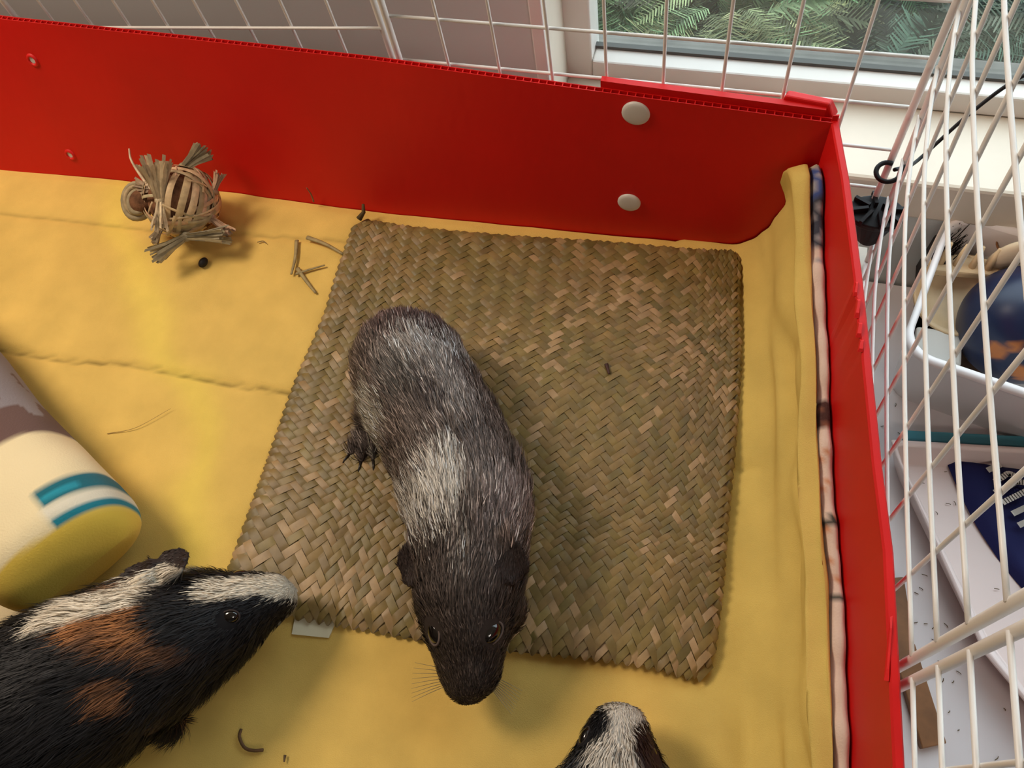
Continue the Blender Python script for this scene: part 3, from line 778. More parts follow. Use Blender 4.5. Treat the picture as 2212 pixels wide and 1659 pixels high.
# hay crumbs on the table
cr = MB()
for q in range(80):
    x0, y0 = rng.uniform(5, 24), rng.uniform(-34, -2)
    if x0 < 6+(-y0)*.12: continue
    z0 = -19.9
    if 8.5 < x0 and -30 < y0 < -9 and (x0-8) > (-y0-9)*.6: z0 = -19.1
    a = rng.uniform(0, 3.14); L = rng.uniform(.15, .5)
    cr.add(*tube([(x0, y0, z0), (x0+math.cos(a)*L*.5+.05, y0+math.sin(a)*L*.5, z0+.05), (x0+math.cos(a)*L, y0+math.sin(a)*L, z0)], .035, 4), (.12, .08, .03))
o = cr.obj('hay_crumbs', m_attr, origin=(12, -18, -20)); tag(o, 'dark hay crumbs scattered on the white table and tray', 'crumbs', kind='stuff')

# ---------------------------------------------------------------- bits on the fleece
def bit(name, pts, r, mat, label, cat, col=None, group=None, taper=True):
    P = catmull(pts, 14); rr = r*np.linspace(1, .55, 14) if taper else r
    V, F = tube(P, rr, 6); V = np.array(V); zc = P[:, 2].mean(); V[:, 2] = zc+(V[:, 2]-zc)*.6 if np.ptp(P[:, 2]) < .3 else V[:, 2]
    V[:, 2] += .12
    o = mk(name, V, F, mat, origin=tuple(P[0]), col=(np.ones((len(V), 3))*np.array(col)) if col is not None else None)
    return tag(o, label, cat, group)
hc = (.30, .23, .10)
bit('hay_stalk', [(-46.5, -7.4, .2), (-45.9, -9.2, .25), (-45.6, -10.9, .2)], .20, m_straw, 'grey green hay stalk standing left of the mat corner, leftmost of three', 'hay stalk', hc)
bit('hay_stalk', [(-45.6, -7.0, .3), (-43.7, -7.4, .35), (-41.6, -8.2, .5)], .22, m_straw, 'hay stalk poking from under the far left edge of the mat', 'hay stalk', hc)
bit('hay_stalk', [(-45.2, -10.8, .2), (-44.2, -10.2, .25), (-42.9, -9.5, .3)], .15, m_straw, 'thin hay stalk lying crosswise left of the mat', 'hay stalk', hc)
bit('hay_stalk', [(-45.3, -10.2, .2), (-44.0, -11.3, .2), (-42.7, -12.3, .2)], .20, m_straw, 'hay stalk nearest the mat edge, pointing at the grey guinea pig', 'hay stalk', hc)
bit('hay_stalk', [(-46.5, -3.1, .3), (-46.45, -3.0, 1.2), (-46.6, -2.95, 2.0)], .08, m_straw, 'tiny hay sliver standing against the red wall', 'hay stalk', (.25, .16, .08))
bit('hay_stalk', [(-50.1, -8.2, .2), (-49.6, -8.0, .22), (-49.2, -8.2, .2)], .06, m_straw, 'tiny dark hay fleck between the straw ball and the mat', 'hay stalk', (.2, .13, .05))
bit('wood_curl', [(-35.0, -45.7, .2), (-34.9, -46.2, .25), (-34.3, -46.7, .2), (-33.6, -46.7, .2), (-33.0, -46.5, .2)], .11, m_straw, 'curved brown hay sliver on the near yellow fleece', 'hay stalk', (.12, .06, .025), taper=False)
bit('dark_speck', [(-31.45, -46.4, .18), (-31.4, -46.6, .2), (-31.35, -46.8, .18)], .10, m_straw, 'tiny dark speck right of the curved hay sliver', 'speck', (.1, .06, .03))
bit('hair', [(-55.2, -28.2, .1), (-53, -27.2, .12), (-50.8, -25.0, .1)], .03, m_straw, 'fine curved hair on the fleece beside the fleece pouch', 'hair', (.3, .18, .05))
V, F = lathe([(.36*math.sin(math.pi*i/12)+1e-3, -.5*math.cos(math.pi*i/12)) for i in range(13)], (-54.2, -11.2, .42), (.3, 1, .1), 16)
o = mk('dropping', V, F, new_mat('dropping', (.012, .009, .007), .6, .3), origin=(-54.2, -11.2, .1)); tag(o, 'small black dropping on the fleece in front of the straw ball', 'dropping')
bit('seed_husk', [(-17.0, -14.6, .95), (-16.8, -15.0, .97), (-16.6, -15.4, .95)], .16, m_straw, 'tiny dark brown husk caught on the woven mat right of the guinea pig', 'speck', (.05, .02, .015))

# ---------------------------------------------------------------- straw ball
def ellip(c, r, R=None, k=20):
    V = []
    for i in range(k+1):
        th = math.pi*i/k
        for j in range(k*2):
            ph = math.pi*j/k
            p = np.array([math.sin(th)*math.cos(ph)*r[0], math.sin(th)*math.sin(ph)*r[1], math.cos(th)*r[2]])
            V.append(np.array(c)+(R@p if R is not None else p))
    return V, [tuple(q) for q in ugrid(k*2, k+1, True)]

sb_ = thing('straw_ball', 'woven dried grass ball with frayed knots against the red wall', 'toy ball', (-56.8, -7.6, .1))
BC = np.array([-56.6, -7.2, 3.5]); BR = 3.0
V, F = lathe([(BR*.93*math.sin(math.pi*i/18)+1e-3, -BR*.93*math.cos(math.pi*i/18)) for i in range(19)], BC, (0, 0, 1), 28)
mk('core', V, F, m_strawcore, sb_)
straw_cols = [(.52, .36, .19), (.46, .33, .17), (.58, .42, .24), (.40, .31, .17), (.55, .35, .21), (.34, .28, .16)]
def strip_on_ball(n1, n2, a0, a1, w, col, lift=.0, ph=0):
    n1 = np.array(n1, float); n1 /= np.linalg.norm(n1); n2 = np.array(n2, float); n2 -= n1*(n1@n2); n2 /= np.linalg.norm(n2); ax = np.cross(n1, n2)
    m = 22; V = []
    for a in np.linspace(a0, a1, m):
        d = math.cos(a)*n1+math.sin(a)*n2
        rr = BR+.04+lift+.12*math.sin(a*3+ph)
        for s_ in (-1, -.33, .33, 1):
            p = d*(rr+.05*(1-s_*s_)) + ax*s_*w*.5
            V.append(BC+p)
    F = ugrid(4, m)
    return mk('strip', V, F, m_straw, sb_, col=np.ones((len(V), 3))*np.array(col)*random.uniform(1.0, 1.35))
vd = CAMP-BC; vd /= np.linalg.norm(vd)
rt = RC[:, 0]; up = -RC[:, 1]
# bands that fan over the bright right half of the ball
for q, (tx, w) in enumerate(((-.35, .55), (.02, .6), (.38, .62), (.70, .5), (.95, .42), (1.15, .4))):
    nA = vd*math.cos(tx)+rt*math.sin(tx)
    strip_on_ball(nA, up+rt*.25*math.cos(tx), -1.35, 1.2, w, straw_cols[q % 6], .04*(q % 2), q)
for q, (ty_2, w) in enumerate(((.95, .5), (.72, .34), (-.75, .45), (-.95, .5), (-1.2, .5))):
    nA = vd*math.cos(ty_2)+up*math.sin(ty_2)+rt*.15
    strip_on_ball(nA, rt-up*.2, -1.4, 1.4, w, straw_cols[(q+2) % 6], .10, q*2)
for q in range(30):
    a = rng.uniform(0, 6.28); nA = vd*rng.uniform(-.6, .4)+rt*math.cos(a)+up*math.sin(a)
    strip_on_ball(nA, rng.normal(0, 1, 3), -1.3, 1.3, rng.uniform(.16, .36), straw_cols[q % 6], .02+.16*rng.random(), q)
def tuft(knot, d, spread, L, nb, w, col, flat=None):
    knot = np.array(knot, float); d = np.array(d, float); d /= np.linalg.norm(d)
    fl_ = np.array(flat if flat is not None else np.cross(d, vd), float); fl_ -= d*(fl_@d); fl_ /= np.linalg.norm(fl_); ot = np.cross(d, fl_)
    mb = MB(); nb = int(nb*1.8); w = w*.62
    for q in range(nb):
        s_ = (q/(nb-1)-.5)*2; a = s_*spread*.5; l = L*rng.uniform(.8, 1.08)
        dd = d*math.cos(a)+fl_*math.sin(a)+ot*rng.normal(0, .10)
        P0 = knot-d*.5+fl_*s_*.18; P1 = knot+dd*l*.5+ot*rng.normal(0, .08); P2 = knot+dd*l+ot*rng.normal(0, .15)
        cw = np.cross(dd, vd+rng.normal(0, .35, 3)); cw /= np.linalg.norm(cw)
        ww = w*rng.uniform(.7, 1.25); c = np.array(col)*rng.uniform(.6, 1.3)
        V = [P0-cw*ww*.35, P0+cw*ww*.35, P1-cw*ww*.55, P1+cw*ww*.55, P2-cw*ww*.5+dd*rng.uniform(-.15, .15), P2+cw*ww*.5]
        V2 = [v-ot*.05 for v in V]
        mb.add(V+V2, [(0, 1, 3, 2), (2, 3, 5, 4), (7, 6, 8, 9), (9, 8, 10, 11), (0, 2, 8, 6), (2, 4, 10, 8), (3, 1, 7, 9), (5, 3, 9, 11), (4, 5, 11, 10)], c)
    o = mb.obj('tuft', m_straw, sb_)
    V, F = tube([knot-fl_*.42, knot+ot*.12, knot+fl_*.42], [.2, .3, .2], 8)
    mk('knot', V, F, m_straw, o, col=np.ones((len(V), 3))*np.array(col)*.95)
grey = (.33, .27, .16); tan = (.50, .37, .21)
K = lambda a, b, r=3.15: BC + (rt*a+up*b+vd*math.sqrt(max(.02, 1-a*a-b*b)))*r
tuft(K(-.52, .02, 3.5), up*1.0-rt*.16+vd*.35, .85, 3.6, 13, .40, tan)
tuft(K(-.52, .02, 3.5), -up*1.0-rt*.02+vd*.1, .55, 2.6, 9, .34, (.58, .44, .26))
tuft(K(.05, .98, 3.0), rt*.95+up*.8, .75, 2.6, 14, .34, grey)
tuft(K(.92, .30, 3.0), up*1.0+rt*.35, .55, 1.8, 7, .24, (.42, .25, .15))
tuft(K(.10, -.92, 3.35), rt*1.0+up*.05, .42, 3.7, 12, .34, grey)
tuft(K(.10, -.92, 3.35), -rt*1.0-up*.6, .50, 3.3, 13, .34, grey)
tuft(K(.85, -.50, 3.0), rt*1.0-up*.75, .45, 2.2, 10, .26, (.44, .27, .16))
tuft(K(-.85, .35, 3.0), -rt*1.0+up*.15-vd*.2, .9, 1.7, 8, .26, (.36, .24, .14))
tuft(K(-.62, -.75, 3.0), -rt*.5-up*.9, .6, 1.5, 9, .3, (.40, .30, .18))
# curled loop on the left
v_, f_ = ellip(K(-1.12, .0, 3.0)-vd*.5, (1.25, 1.25, 1.1)); mk('curl_core', v_, f_, m_strawcore, sb_)
for q in range(5):
    c0 = K(-1.25, .0, 3.1)+rng.normal(0, .12, 3); r0 = 1.55-.2*q
    P = [c0 + rt*math.cos(a)*r0*.75 + up*math.sin(a)*r0 + vd*(.12*q-.6) for a in np.linspace(.4, 5.6, 20)]
    V, F = tube(P, [.26]*20, 6); mk('curl', V, F, m_straw, sb_, col=np.ones((len(V), 3))*np.array(straw_cols[(q*2+3) % 6])*.8)
V, F = tube(catmull([K(-.62, .15, 3.5), K(-1.0, .6, 3.5), K(-1.2, .98, 3.7), K(-1.25, 1.25, 3.7)], 12), np.linspace(.16, .07, 12), 6)
mk('stray_straw', V, F, m_straw, sb_, col=np.ones((len(V), 3))*np.array((.62, .48, .32)))

# ---------------------------------------------------------------- fleece pouch at the left
ax_ = np.array([.888, -.46]); pp = np.array([-.46, -.888])
E0 = np.array([-45.5, -34.8])                      # near end of the right flank, on the floor
nR, nA = 130, 120
HW, HH = 5.2, 8.6
V = []; Cc = []
for i in range(nR):
    s = i/(nR-1); along = -36*(1-s) + 0.0                # distance from the closed end, cm
    u = -along
    rr = math.sqrt(max(0.0, 1-max(0, (3.4-u)/3.4)**2.3))
    bul = 1+.03*math.sin(u*.35)
    cen = E0 + ax_*along + pp*HW
    for k in range(nA):
        a = 2*math.pi*k/nA
        ca, sa = math.cos(a), math.sin(a)
        ex = .82
        dx = math.copysign(abs(ca)**ex, ca)*HW*bul*(.62+.38*rr); dz = math.copysign(abs(sa)**ex, sa)*HH*.5*rr*bul
        sk = .10*(HW-dx)                                        # the mouth is cut on a slant
        xy = cen - pp*dx + ax_*(-sk*smst(8, 0, u)) 
        V.append((xy[0], xy[1], HH*.5+.15+dz))
V = np.array(V); V += (vnoise(V, 3.0, 70)[:, None]*.12)*np.array([1, 1, .8])
V[:, 2] = np.maximum(V[:, 2], .12)
rel = V[:, :2]-E0; al = rel@ax_; ac = rel@pp               # along, across(0 at right flank)
al2 = al + .10*ac
n1 = vnoise(V, 2.2, 71)+.5*vnoise(V, .8, 72)
brown = np.array([.13, .075, .065]); gpat = np.array([.24, .21, .22]); cream = np.array([.80, .66, .40]); yel = np.array([.74, .50, .07]); teal = np.array([.01, .13, .17]); wht = np.array([.72, .66, .52])
cc = np.where((n1 > .25)[:, None], gpat, brown)
mcr = smst(-10.3, -9.9, al2+.12*n1)[:, None]; cc = cc*(1-mcr)+cream*mcr
def band(lo, hi, c, a0, a1, soft=.12):
    global cc
    m_ = smst(lo-soft, lo+soft, al2)*smst(hi+soft, hi-soft, al2)*smst(a0-soft, a0+soft, ac)*smst(a1+soft, a1-soft, ac)
    cc = cc*(1-m_[:, None])+np.array(c)*m_[:, None]
band(-4.6, -3.0, teal, -3, 3.4, .2); band(-3.9, -3.5, teal*2.2, 1.0, 3.2, .15)
band(-3.0, -2.1, wht, -3, 3.7); band(-2.1, -1.5, teal*1.5, -3, 3.7)
my = smst(-1.6, -1.35, al2+.07*np.maximum(0, ac-3.5))[:, None]; cc = cc*(1-my)+yel*my
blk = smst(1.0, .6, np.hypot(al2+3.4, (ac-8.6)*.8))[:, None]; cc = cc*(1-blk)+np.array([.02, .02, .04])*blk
F = ugrid(nA, nR, True)
po = mk('fleece_pouch', V, F, m_print, origin=(-55, -36, 0), col=cc)
tag(po, 'stuffed fleece sleeping pouch in brown, cream, teal and yellow bands at the left edge', 'pet bed')
# binding seam at the near corner and the pale flat pad below it
sp = mk('binding', *tube(catmull([(-54.4, -40.0, 4.3), (-53.0, -40.6, 3.6), (-51.6, -41.5, 2.8), (-50.6, -42.4, 1.8)], 14), .16, 8), m_seam, po)
pv = MB(); pd_V = []
for (sc_, z) in ((.9, .2), (1.0, .6), (1.0, 1.2), (.93, 1.6), (.6, 1.75), (.01, 1.8)):
    for i in range(28):
        a = 2*math.pi*i/28; pd_V.append((-60.5+7.6*sc_*math.copysign(abs(math.cos(a))**.6, math.cos(a)), -44.6+5.2*sc_*math.copysign(abs(math.sin(a))**.6, math.sin(a)), z))
pad = mk('fleece_pad', pd_V, [tuple(q) for q in ugrid(28, 6, True)], new_mat('cream_fleece', (.72, .6, .38), .95, .1, bump=(600, .4, .05)), origin=(-60, -44, .2))
tag(pad, 'flat cream fleece pad under the banded pouch at the left edge', 'pet bed')

# ---------------------------------------------------------------- guinea pigs
def frame_of(d, upv=(0, 0, 1)):
    d = np.array(d, float); d /= np.linalg.norm(d); s_ = np.cross(d, upv); s_ /= np.linalg.norm(s_); u = np.cross(s_, d)
    return np.column_stack([d, s_, u])

def loft_body(rings, nr=70, na=40):
    """rings rows: x y z halfwidth up down ; nose last"""
    Rg = catmull(np.array(rings), nr); Rg[:, 3:] = np.maximum(Rg[:, 3:], .05)
    P = Rg[:, :3]; T = np.gradient(P, axis=0); T[:, 2] *= .6; T /= np.linalg.norm(T, axis=1)[:, None]
    V = []
    for i in range(nr):
        Fm = frame_of(T[i])
        for k in range(na):
            a = 2*math.pi*k/na; ca, sa = math.cos(a), math.sin(a)
            h = Rg[i, 4] if sa > 0 else Rg[i, 5]
            V.append(P[i]+Fm[:, 1]*ca*Rg[i, 3]+Fm[:, 2]*sa*h)
    F = [tuple(q[::-1]) for q in ugrid(na, nr, True)]
    F.append(tuple(range(na))); F.append(tuple((nr-1)*na+k for k in range(na))[::-1])
    return V, F, Rg, T

def guinea_pig(name, label, rings, extra, ears, colfn, nfur, furlen, voxel=.17, seed=1, whisk=None, origin=None, eyes=(), claws=(), jit=.25, earcol=(.03, .02, .017), lid=(.04, .03, .028)):
    r = np.random.default_rng(seed)
    V, F, Rg, T = loft_body(rings)
    mb = MB(); mb.add(V, F)
    for (v, f) in extra: mb.add(v, f)
    for (c, d, out, sz) in ears:      # ear petal: base, direction, facing normal, size
        Fm = frame_of(d, out); Vv = []; n1_, n2_ = 9, 9
        for lay in (0, 1):
            for i in range(n1_):
                u = i/(n1_-1)
                wv = sz[1]*math.sqrt(max(0.02, 1-(1.25*u-.35)**2*1.1)) if u < .999 else sz[1]*.35
                for j in range(n2_):
                    q = (j/(n2_-1)-.5)*2
                    cup = .28*q*q*sz[1] - .25*u*u*sz[0]
                    p = np.array(c)+Fm[:, 0]*(u*sz[0]-.4)+Fm[:, 1]*q*wv+Fm[:, 2]*(cup+(.24 if lay else 0))
                    Vv.append(p)
        g_ = ugrid(n2_, n1_); m_ = n1_*n2_
        Fe = [tuple(q) for q in g_]+[tuple(q[::-1]+m_) for q in g_]
        rim_ = [j for j in range(n2_)]+[i*n2_+n2_-1 for i in range(1, n1_)]+[m_-1-j for j in range(1, n2_)]+[(n1_-1-i)*n2_ for i in range(1, n1_-1)]
        for i in range(len(rim_)):
            a, b = rim_[i], rim_[(i+1) % len(rim_)]; Fe.append((b, a, a+m_, b+m_))
        mb.add(Vv, Fe)
    tmp = mk('tmp', mb.v, mb.f, None)
    md = tmp.modifiers.new('r', 'REMESH'); md.mode = 'VOXEL'; md.voxel_size = voxel*S
    ms = tmp.modifiers.new('s', 'SMOOTH'); ms.factor = .5; ms.iterations = 5
    dg = bpy.context.evaluated_depsgraph_get(); dg.update()
    me = bpy.data.meshes.new_from_object(tmp.evaluated_get(dg))
    nv = len(me.vertices); co = np.empty(nv*3, np.float32); me.vertices.foreach_get('co', co); co = co.reshape(-1, 3)/S
    me.calc_loop_triangles(); nt_ = len(me.loop_triangles); tri = np.empty(nt_*3, np.int32); me.loop_triangles.foreach_get('vertices', tri); tri = tri.reshape(-1, 3)
    nr_ = np.empty(nv*3, np.float32); me.vertices.foreach_get('normal', nr_); nr_ = nr_.reshape(-1, 3)
    bpy.data.objects.remove(tmp)
    base_c, _ = colfn(co, r, False)
    def on_ear(Q):
        m_ = np.zeros(len(Q), bool)
        for (c, d, out, sz) in ears:
            d_ = np.array(d, float)/np.linalg.norm(d); q_ = Q-np.array(c); t_ = np.clip(q_@d_, .5, sz[0]); ed = np.linalg.norm(q_-t_[:, None]*d_, axis=1)
            m_ |= (q_@d_ > .45) & (ed < sz[1]*1.1)
        return m_
    base_c = np.where(on_ear(co)[:, None], np.array(earcol), base_c)
    if origin is None: origin = (rings[3][0], rings[3][1], 0)
    body = mk(name, co, tri, m_skin, origin=origin, col=base_c)
    tag(body, label, 'guinea pig')
    bpy.data.meshes.remove(me)
    # fur ribbons
    A, B, Cv = co[tri[:, 0]], co[tri[:, 1]], co[tri[:, 2]]
    ar = np.linalg.norm(np.cross(B-A, Cv-A), axis=1)
    cen = (A+B+Cv)/3
    idx = r.choice(len(tri), nfur, p=ar/ar.sum())
    u = r.random(nfur); v = r.random(nfur); sw = u+v > 1; u[sw] = 1-u[sw]; v[sw] = 1-v[sw]
    root = A[idx]+(B-A)[idx]*u[:, None]+(Cv-A)[idx]*v[:, None]
    nn = nr_[tri[idx]].mean(1); nn /= np.linalg.norm(nn, axis=1)[:, None]+1e-9
    Ps = Rg[:, :3]
    near = np.array([np.argmin(((Ps-p)**2).sum(1)) for p in root]) if nfur < 1 else np.concatenate([np.argmin(((ch[:, None, :]-Ps[None])**2).sum(2), 1) for ch in np.array_split(root, 60)])
    flow = -T[near]
    flow = flow - nn*(flow*nn).sum(1)[:, None]; fn = np.linalg.norm(flow, axis=1)[:, None]
    flow = np.where(fn > .15, flow/(fn+1e-9), flow*0 + np.array([0, 0, -1.]))
    tpar = near/len(Ps)
    ln = furlen(tpar)*r.uniform(.65, 1.2, nfur)
    for (c, d, out, sz) in ears:
        d_ = np.array(d, float)/np.linalg.norm(d); q_ = root-np.array(c); t_ = np.clip(q_@d_, .5, sz[0]); ed = np.linalg.norm(q_-t_[:, None]*d_, axis=1)
        on = (q_@d_ > .45) & (ed < sz[1]*1.1)
        ln = np.where(on, ln*.28, ln)
    for (c, rad, d) in eyes:
        ed = np.linalg.norm(root-np.array(c), axis=1); ln = np.where(ed < rad*1.35, .03, np.where(ed < rad*2.1, ln*.5, ln))
    clump = np.stack([vnoise(root, .9, 80+k) for k in range(3)], 1)*.28
    d0 = flow + nn*.42 + r.normal(0, .14, (nfur, 3)) + clump; d0 /= np.linalg.norm(d0, axis=1)[:, None]
    d1 = flow + nn*.10 + r.normal(0, .10, (nfur, 3)) + clump; d1 /= np.linalg.norm(d1, axis=1)[:, None]
    wv = np.cross(d0, nn+r.normal(0, .25, (nfur, 3))); wv /= np.linalg.norm(wv, axis=1)[:, None]
    wd = (.030+.018*r.random(nfur))[:, None]
    p1 = root-nn*.03; p2 = p1+d0*ln[:, None]*.5; p3 = p2+d1*ln[:, None]*.5
    VV = np.empty((nfur, 5, 3)); VV[:, 0] = p1-wv*wd; VV[:, 1] = p1+wv*wd; VV[:, 2] = p2-wv*wd*.8; VV[:, 3] = p2+wv*wd*.8; VV[:, 4] = p3
    k0 = np.arange(nfur)*5
    FF = np.concatenate([np.stack([k0, k0+1, k0+3], 1), np.stack([k0, k0+3, k0+2], 1), np.stack([k0+2, k0+3, k0+4], 1)])
    jt = r.normal(0, 1, nfur)[:, None]*flow*jit + r.normal(0, .25*jit, (nfur, 3))
    _, sc = colfn(root+jt, r, True)
    sc = np.where(on_ear(root)[:, None], np.array(earcol)*r.uniform(.6, 1.6, (nfur, 1)), sc)
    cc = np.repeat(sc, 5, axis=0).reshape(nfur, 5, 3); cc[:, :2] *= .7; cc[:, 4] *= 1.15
    nrm = nn + .55*np.cross(wv, d0)*np.sign((np.cross(wv, d0)*nn).sum(1))[:, None]*.5 + r.normal(0, .12, (nfur, 3)); nrm /= np.linalg.norm(nrm, axis=1)[:, None]
    fur = mk('fur', VV.reshape(-1, 3), FF, m_fur, body, col=cc.reshape(-1, 3), normals=np.repeat(nrm, 5, axis=0))
    fur['kind'] = 'stuff'
    for (c, rad, d) in eyes:
        Fm = frame_of(d); v, f = ellip(c, (rad*.62, rad*1.15, rad*.85), Fm, 14)
        mk('eye', v, f, m_eye, body)
        # lid ring
        an = np.linspace(0, 2*math.pi, 25)
        P = [np.array(c)+Fm[:, 0]*rad*.18+Fm[:, 1]*math.cos(a)*rad*1.22+Fm[:, 2]*math.sin(a)*rad*.9 for a in an]
        V_, F_ = tube(P, rad*.11, 6, False); mk('eyelid', V_, F_, m_skin, body, col=np.ones((len(V_), 3))*np.array(lid))
    for pts in claws:
        mk('claw', *tube(pts, np.linspace(.13, .04, len(pts)), 6), m_claw, body)
    if whisk:
        wm = MB()
        for (c, d, L) in whisk:
            d = np.array(d, float)/np.linalg.norm(d); c = np.array(c)
            wm.add(*tube([c, c+d*L*.5+np.array([0, 0, .1]), c+d*L+np.array([0, 0, -.2])], [.022, .018, .008], 4))
        o = wm.obj('whiskers', m_whisk, body); o['kind'] = 'stuff'
    return body

def leg(p0, p1, p2, r0, r1, r2):
    return tube(catmull([p0, p1, p2], 8), np.interp(np.linspace(0, 1, 8), [0, .5, 1], [r0, r1, r2]), 12)
def blobs(P, base, items, noise=.35, seed=90):
    """items: (x, y, r, colour) or segment (x0, y0, x1, y1, r, colour)"""
    c = np.ones((len(P), 3))*np.array(base)
    nz = vnoise(P, .9, seed)
    for it in items:
        if len(it) == 4: d = np.hypot(P[:, 0]-it[0], P[:, 1]-it[1]); r_, col = it[2], it[3]
        else:
            a = np.array(it[:2]); b = np.array(it[2:4]); q = P[:, :2]-a; t = np.clip(q@(b-a)/((b-a)@(b-a)), 0, 1); d = np.linalg.norm(q-t[:, None]*(b-a), axis=1); r_, col = it[4], it[5]
        m_ = smst(r_*1.15, r_*.75, d+nz*noise*r_*.6)[:, None]; c = c*(1-m_)+np.array(col)*m_
    return c

# --- grey roan guinea pig on the mat
rings1 = [(-32.7, -16.0, 4.0, .4, .4, .4), (-32.5, -16.5, 4.2, 2.0, 2.2, 2.5), (-31.9, -17.6, 4.4, 3.3, 3.3, 3.4), (-30.8, -19.2, 4.7, 3.9, 3.9, 3.9), (-29.0, -21.5, 4.9, 4.1, 4.2, 4.0),
          (-26.7, -24.0, 4.8, 4.05, 4.2, 3.8), (-24.5, -26.7, 4.8, 4.1, 4.1, 3.8), (-23.1, -29.0, 4.9, 4.1, 4.0, 3.7), (-22.4, -31.0, 4.9, 3.75, 3.6, 3.3), (-21.9, -33.0, 4.8, 3.5, 3.3, 3.0),
          (-21.4, -34.9, 4.6, 3.3, 3.1, 2.8), (-20.95, -36.6, 4.3, 2.7, 2.6, 2.4), (-20.6, -37.9, 3.9, 2.15, 2.1, 2.0), (-20.3, -39.0, 3.6, 1.85, 1.75, 1.7), (-20.1, -39.9, 3.4, 1.35, 1.3, 1.3), (-19.9, -40.5, 3.2, .5, .5, .5)]
DK = (.050, .034, .030); DKR = (.045, .028, .026); BR_ = (.095, .062, .052); PK = (.25, .185, .165); WH = (.72, .66, .58); CRM = (.50, .45, .36); HD = (.046, .033, .027)
items1 = [(-32.5, -17.0, -30.0, -18.0, 2.4, (.075, .048, .042)),
          (-29.5, -20.0, -26.8, -19.2, 1.2, (.34, .30, .27)), (-30.5, -21.5, 1.0, (.14, .115, .10)),
          (-27.2, -21.5, -25.2, -23.5, 1.6, (.20, .165, .145)),
          (-30.9, -25.6, 1.5, CRM), (-31.4, -24.2, 1.0, (.3, .26, .2)),
          (-26.4, -23.6, 1.1, DK), (-29, -22.6, 1.3, (.06, .05, .043)),
          (-24.0, -28.6, -24.4, -30.5, 1.8, (.70, .64, .57)), (-25.6, -30.6, -24.0, -31.2, 1.2, WH), (-26.6, -30.6, 1.6, (.50, .45, .39)),
          (-19.6, -28.8, 2.1, PK), (-20.4, -31.0, 1.3, (.17, .125, .11)), (-22.0, -28.2, 1.2, (.20, .16, .14)),
          (-21.5, -35.8, -20.2, -40, 4.5, HD), (-22.0, -33.6, 2.9, (.072, .054, .046)), (-21.9, -32.7, .5, (.30, .26, .22)), (-22.1, -33.3, .35, (.24, .2, .18))]
def col1(P, r, strand):
    c = blobs(P, (.105, .076, .063), items1)
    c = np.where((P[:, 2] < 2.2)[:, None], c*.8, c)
    # ears stay dark
    if strand:
        n = len(P); k = r.random(n)
        lite = (k > .84)[:, None]; dark = (k < .34)[:, None]
        hd = (P[:, 1] < -33.2)[:, None]
        pale = np.minimum(c*2.6+.05, .62)
        pale = np.where(hd, c*2.0, pale)
        s_ = np.where(lite, pale, np.where(dark, c*.5, c*1.0))*r.uniform(.8, 1.25, (n, 1))
        return c, s_
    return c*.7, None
ex1 = [leg((-31.5, -22.0, 3.2), (-33.1, -22.6, 1.8), (-33.1, -23.2, 1.2), 2.0, 1.3, .75),
       tube([(-33.2, -22.4, 1.15), (-33.3, -24.0, 1.05), (-33.35, -24.7, 1.0)], [.75, .62, .45], 12),
       tube([(-33.5, -24.0, 1.05), (-34.0, -25.2, .95), (-34.3, -25.9, .9)], [.34, .3, .2], 8),
       tube([(-33.2, -24.2, 1.1), (-33.2, -25.5, 1.0), (-33.2, -26.3, .9)], [.36, .32, .22], 8),
       tube([(-32.9, -24.2, 1.05), (-32.5, -25.3, .95), (-32.3, -26.0, .9)], [.34, .3, .2], 8),
       leg((-28.0, -20.0, 3.2), (-27.0, -21.0, 1.9), (-26.8, -22.5, 1.3), 1.9, 1.2, .7),
       leg((-25.0, -30.5, 3.0), (-25.0, -31.4, 1.9), (-24.8, -32.6, 1.2), 1.3, .8, .55),
       leg((-20.6, -29.8, 3.0), (-20.2, -30.6, 1.9), (-20.0, -32.0, 1.2), 1.3, .8, .55),
       ellip((-22.9, -35.4, 4.2), (1.3, 1.5, 1.7)), ellip((-19.2, -34.8, 4.2), (1.3, 1.5, 1.7))]
ears1 = [((-24.6, -33.3, 6.3), (-.75, -.55, -.25), (-.35, -.25, .85), (2.3, 1.5)), ((-19.9, -31.9, 7.4), (.80, -.45, -.25), (.3, -.25, .9), (2.7, 1.35))]
wh1 = []
for q in range(9):
    wh1.append(((-21.4, -38.9-.1*q, 3.4), (-1, -.05-.09*q, .1), 2.6)); wh1.append(((-18.7, -38.6-.1*q, 3.4), (1, -.2-.06*q, .1), 1.8))
cl1 = [[(-34.3, -25.8, .95), (-34.5, -26.3, 1.0), (-34.6, -26.7, .85)], [(-33.2, -26.2, .95), (-33.15, -26.7, 1.0), (-33.15, -27.1, .85)], [(-32.3, -25.9, .95), (-32.1, -26.4, 1.0), (-32.0, -26.8, .85)]]
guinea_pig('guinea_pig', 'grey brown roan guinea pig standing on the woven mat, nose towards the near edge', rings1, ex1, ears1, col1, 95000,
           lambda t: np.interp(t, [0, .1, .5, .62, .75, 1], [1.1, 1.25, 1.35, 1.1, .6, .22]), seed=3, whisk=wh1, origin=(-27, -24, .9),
           eyes=(((-19.25, -36.4, 5.95), .66, (.62, -.30, .72)), ((-22.62, -37.15, 5.95), .68, (-.62, -.35, .66))), claws=cl1, jit=.8, lid=(.12, .088, .076))

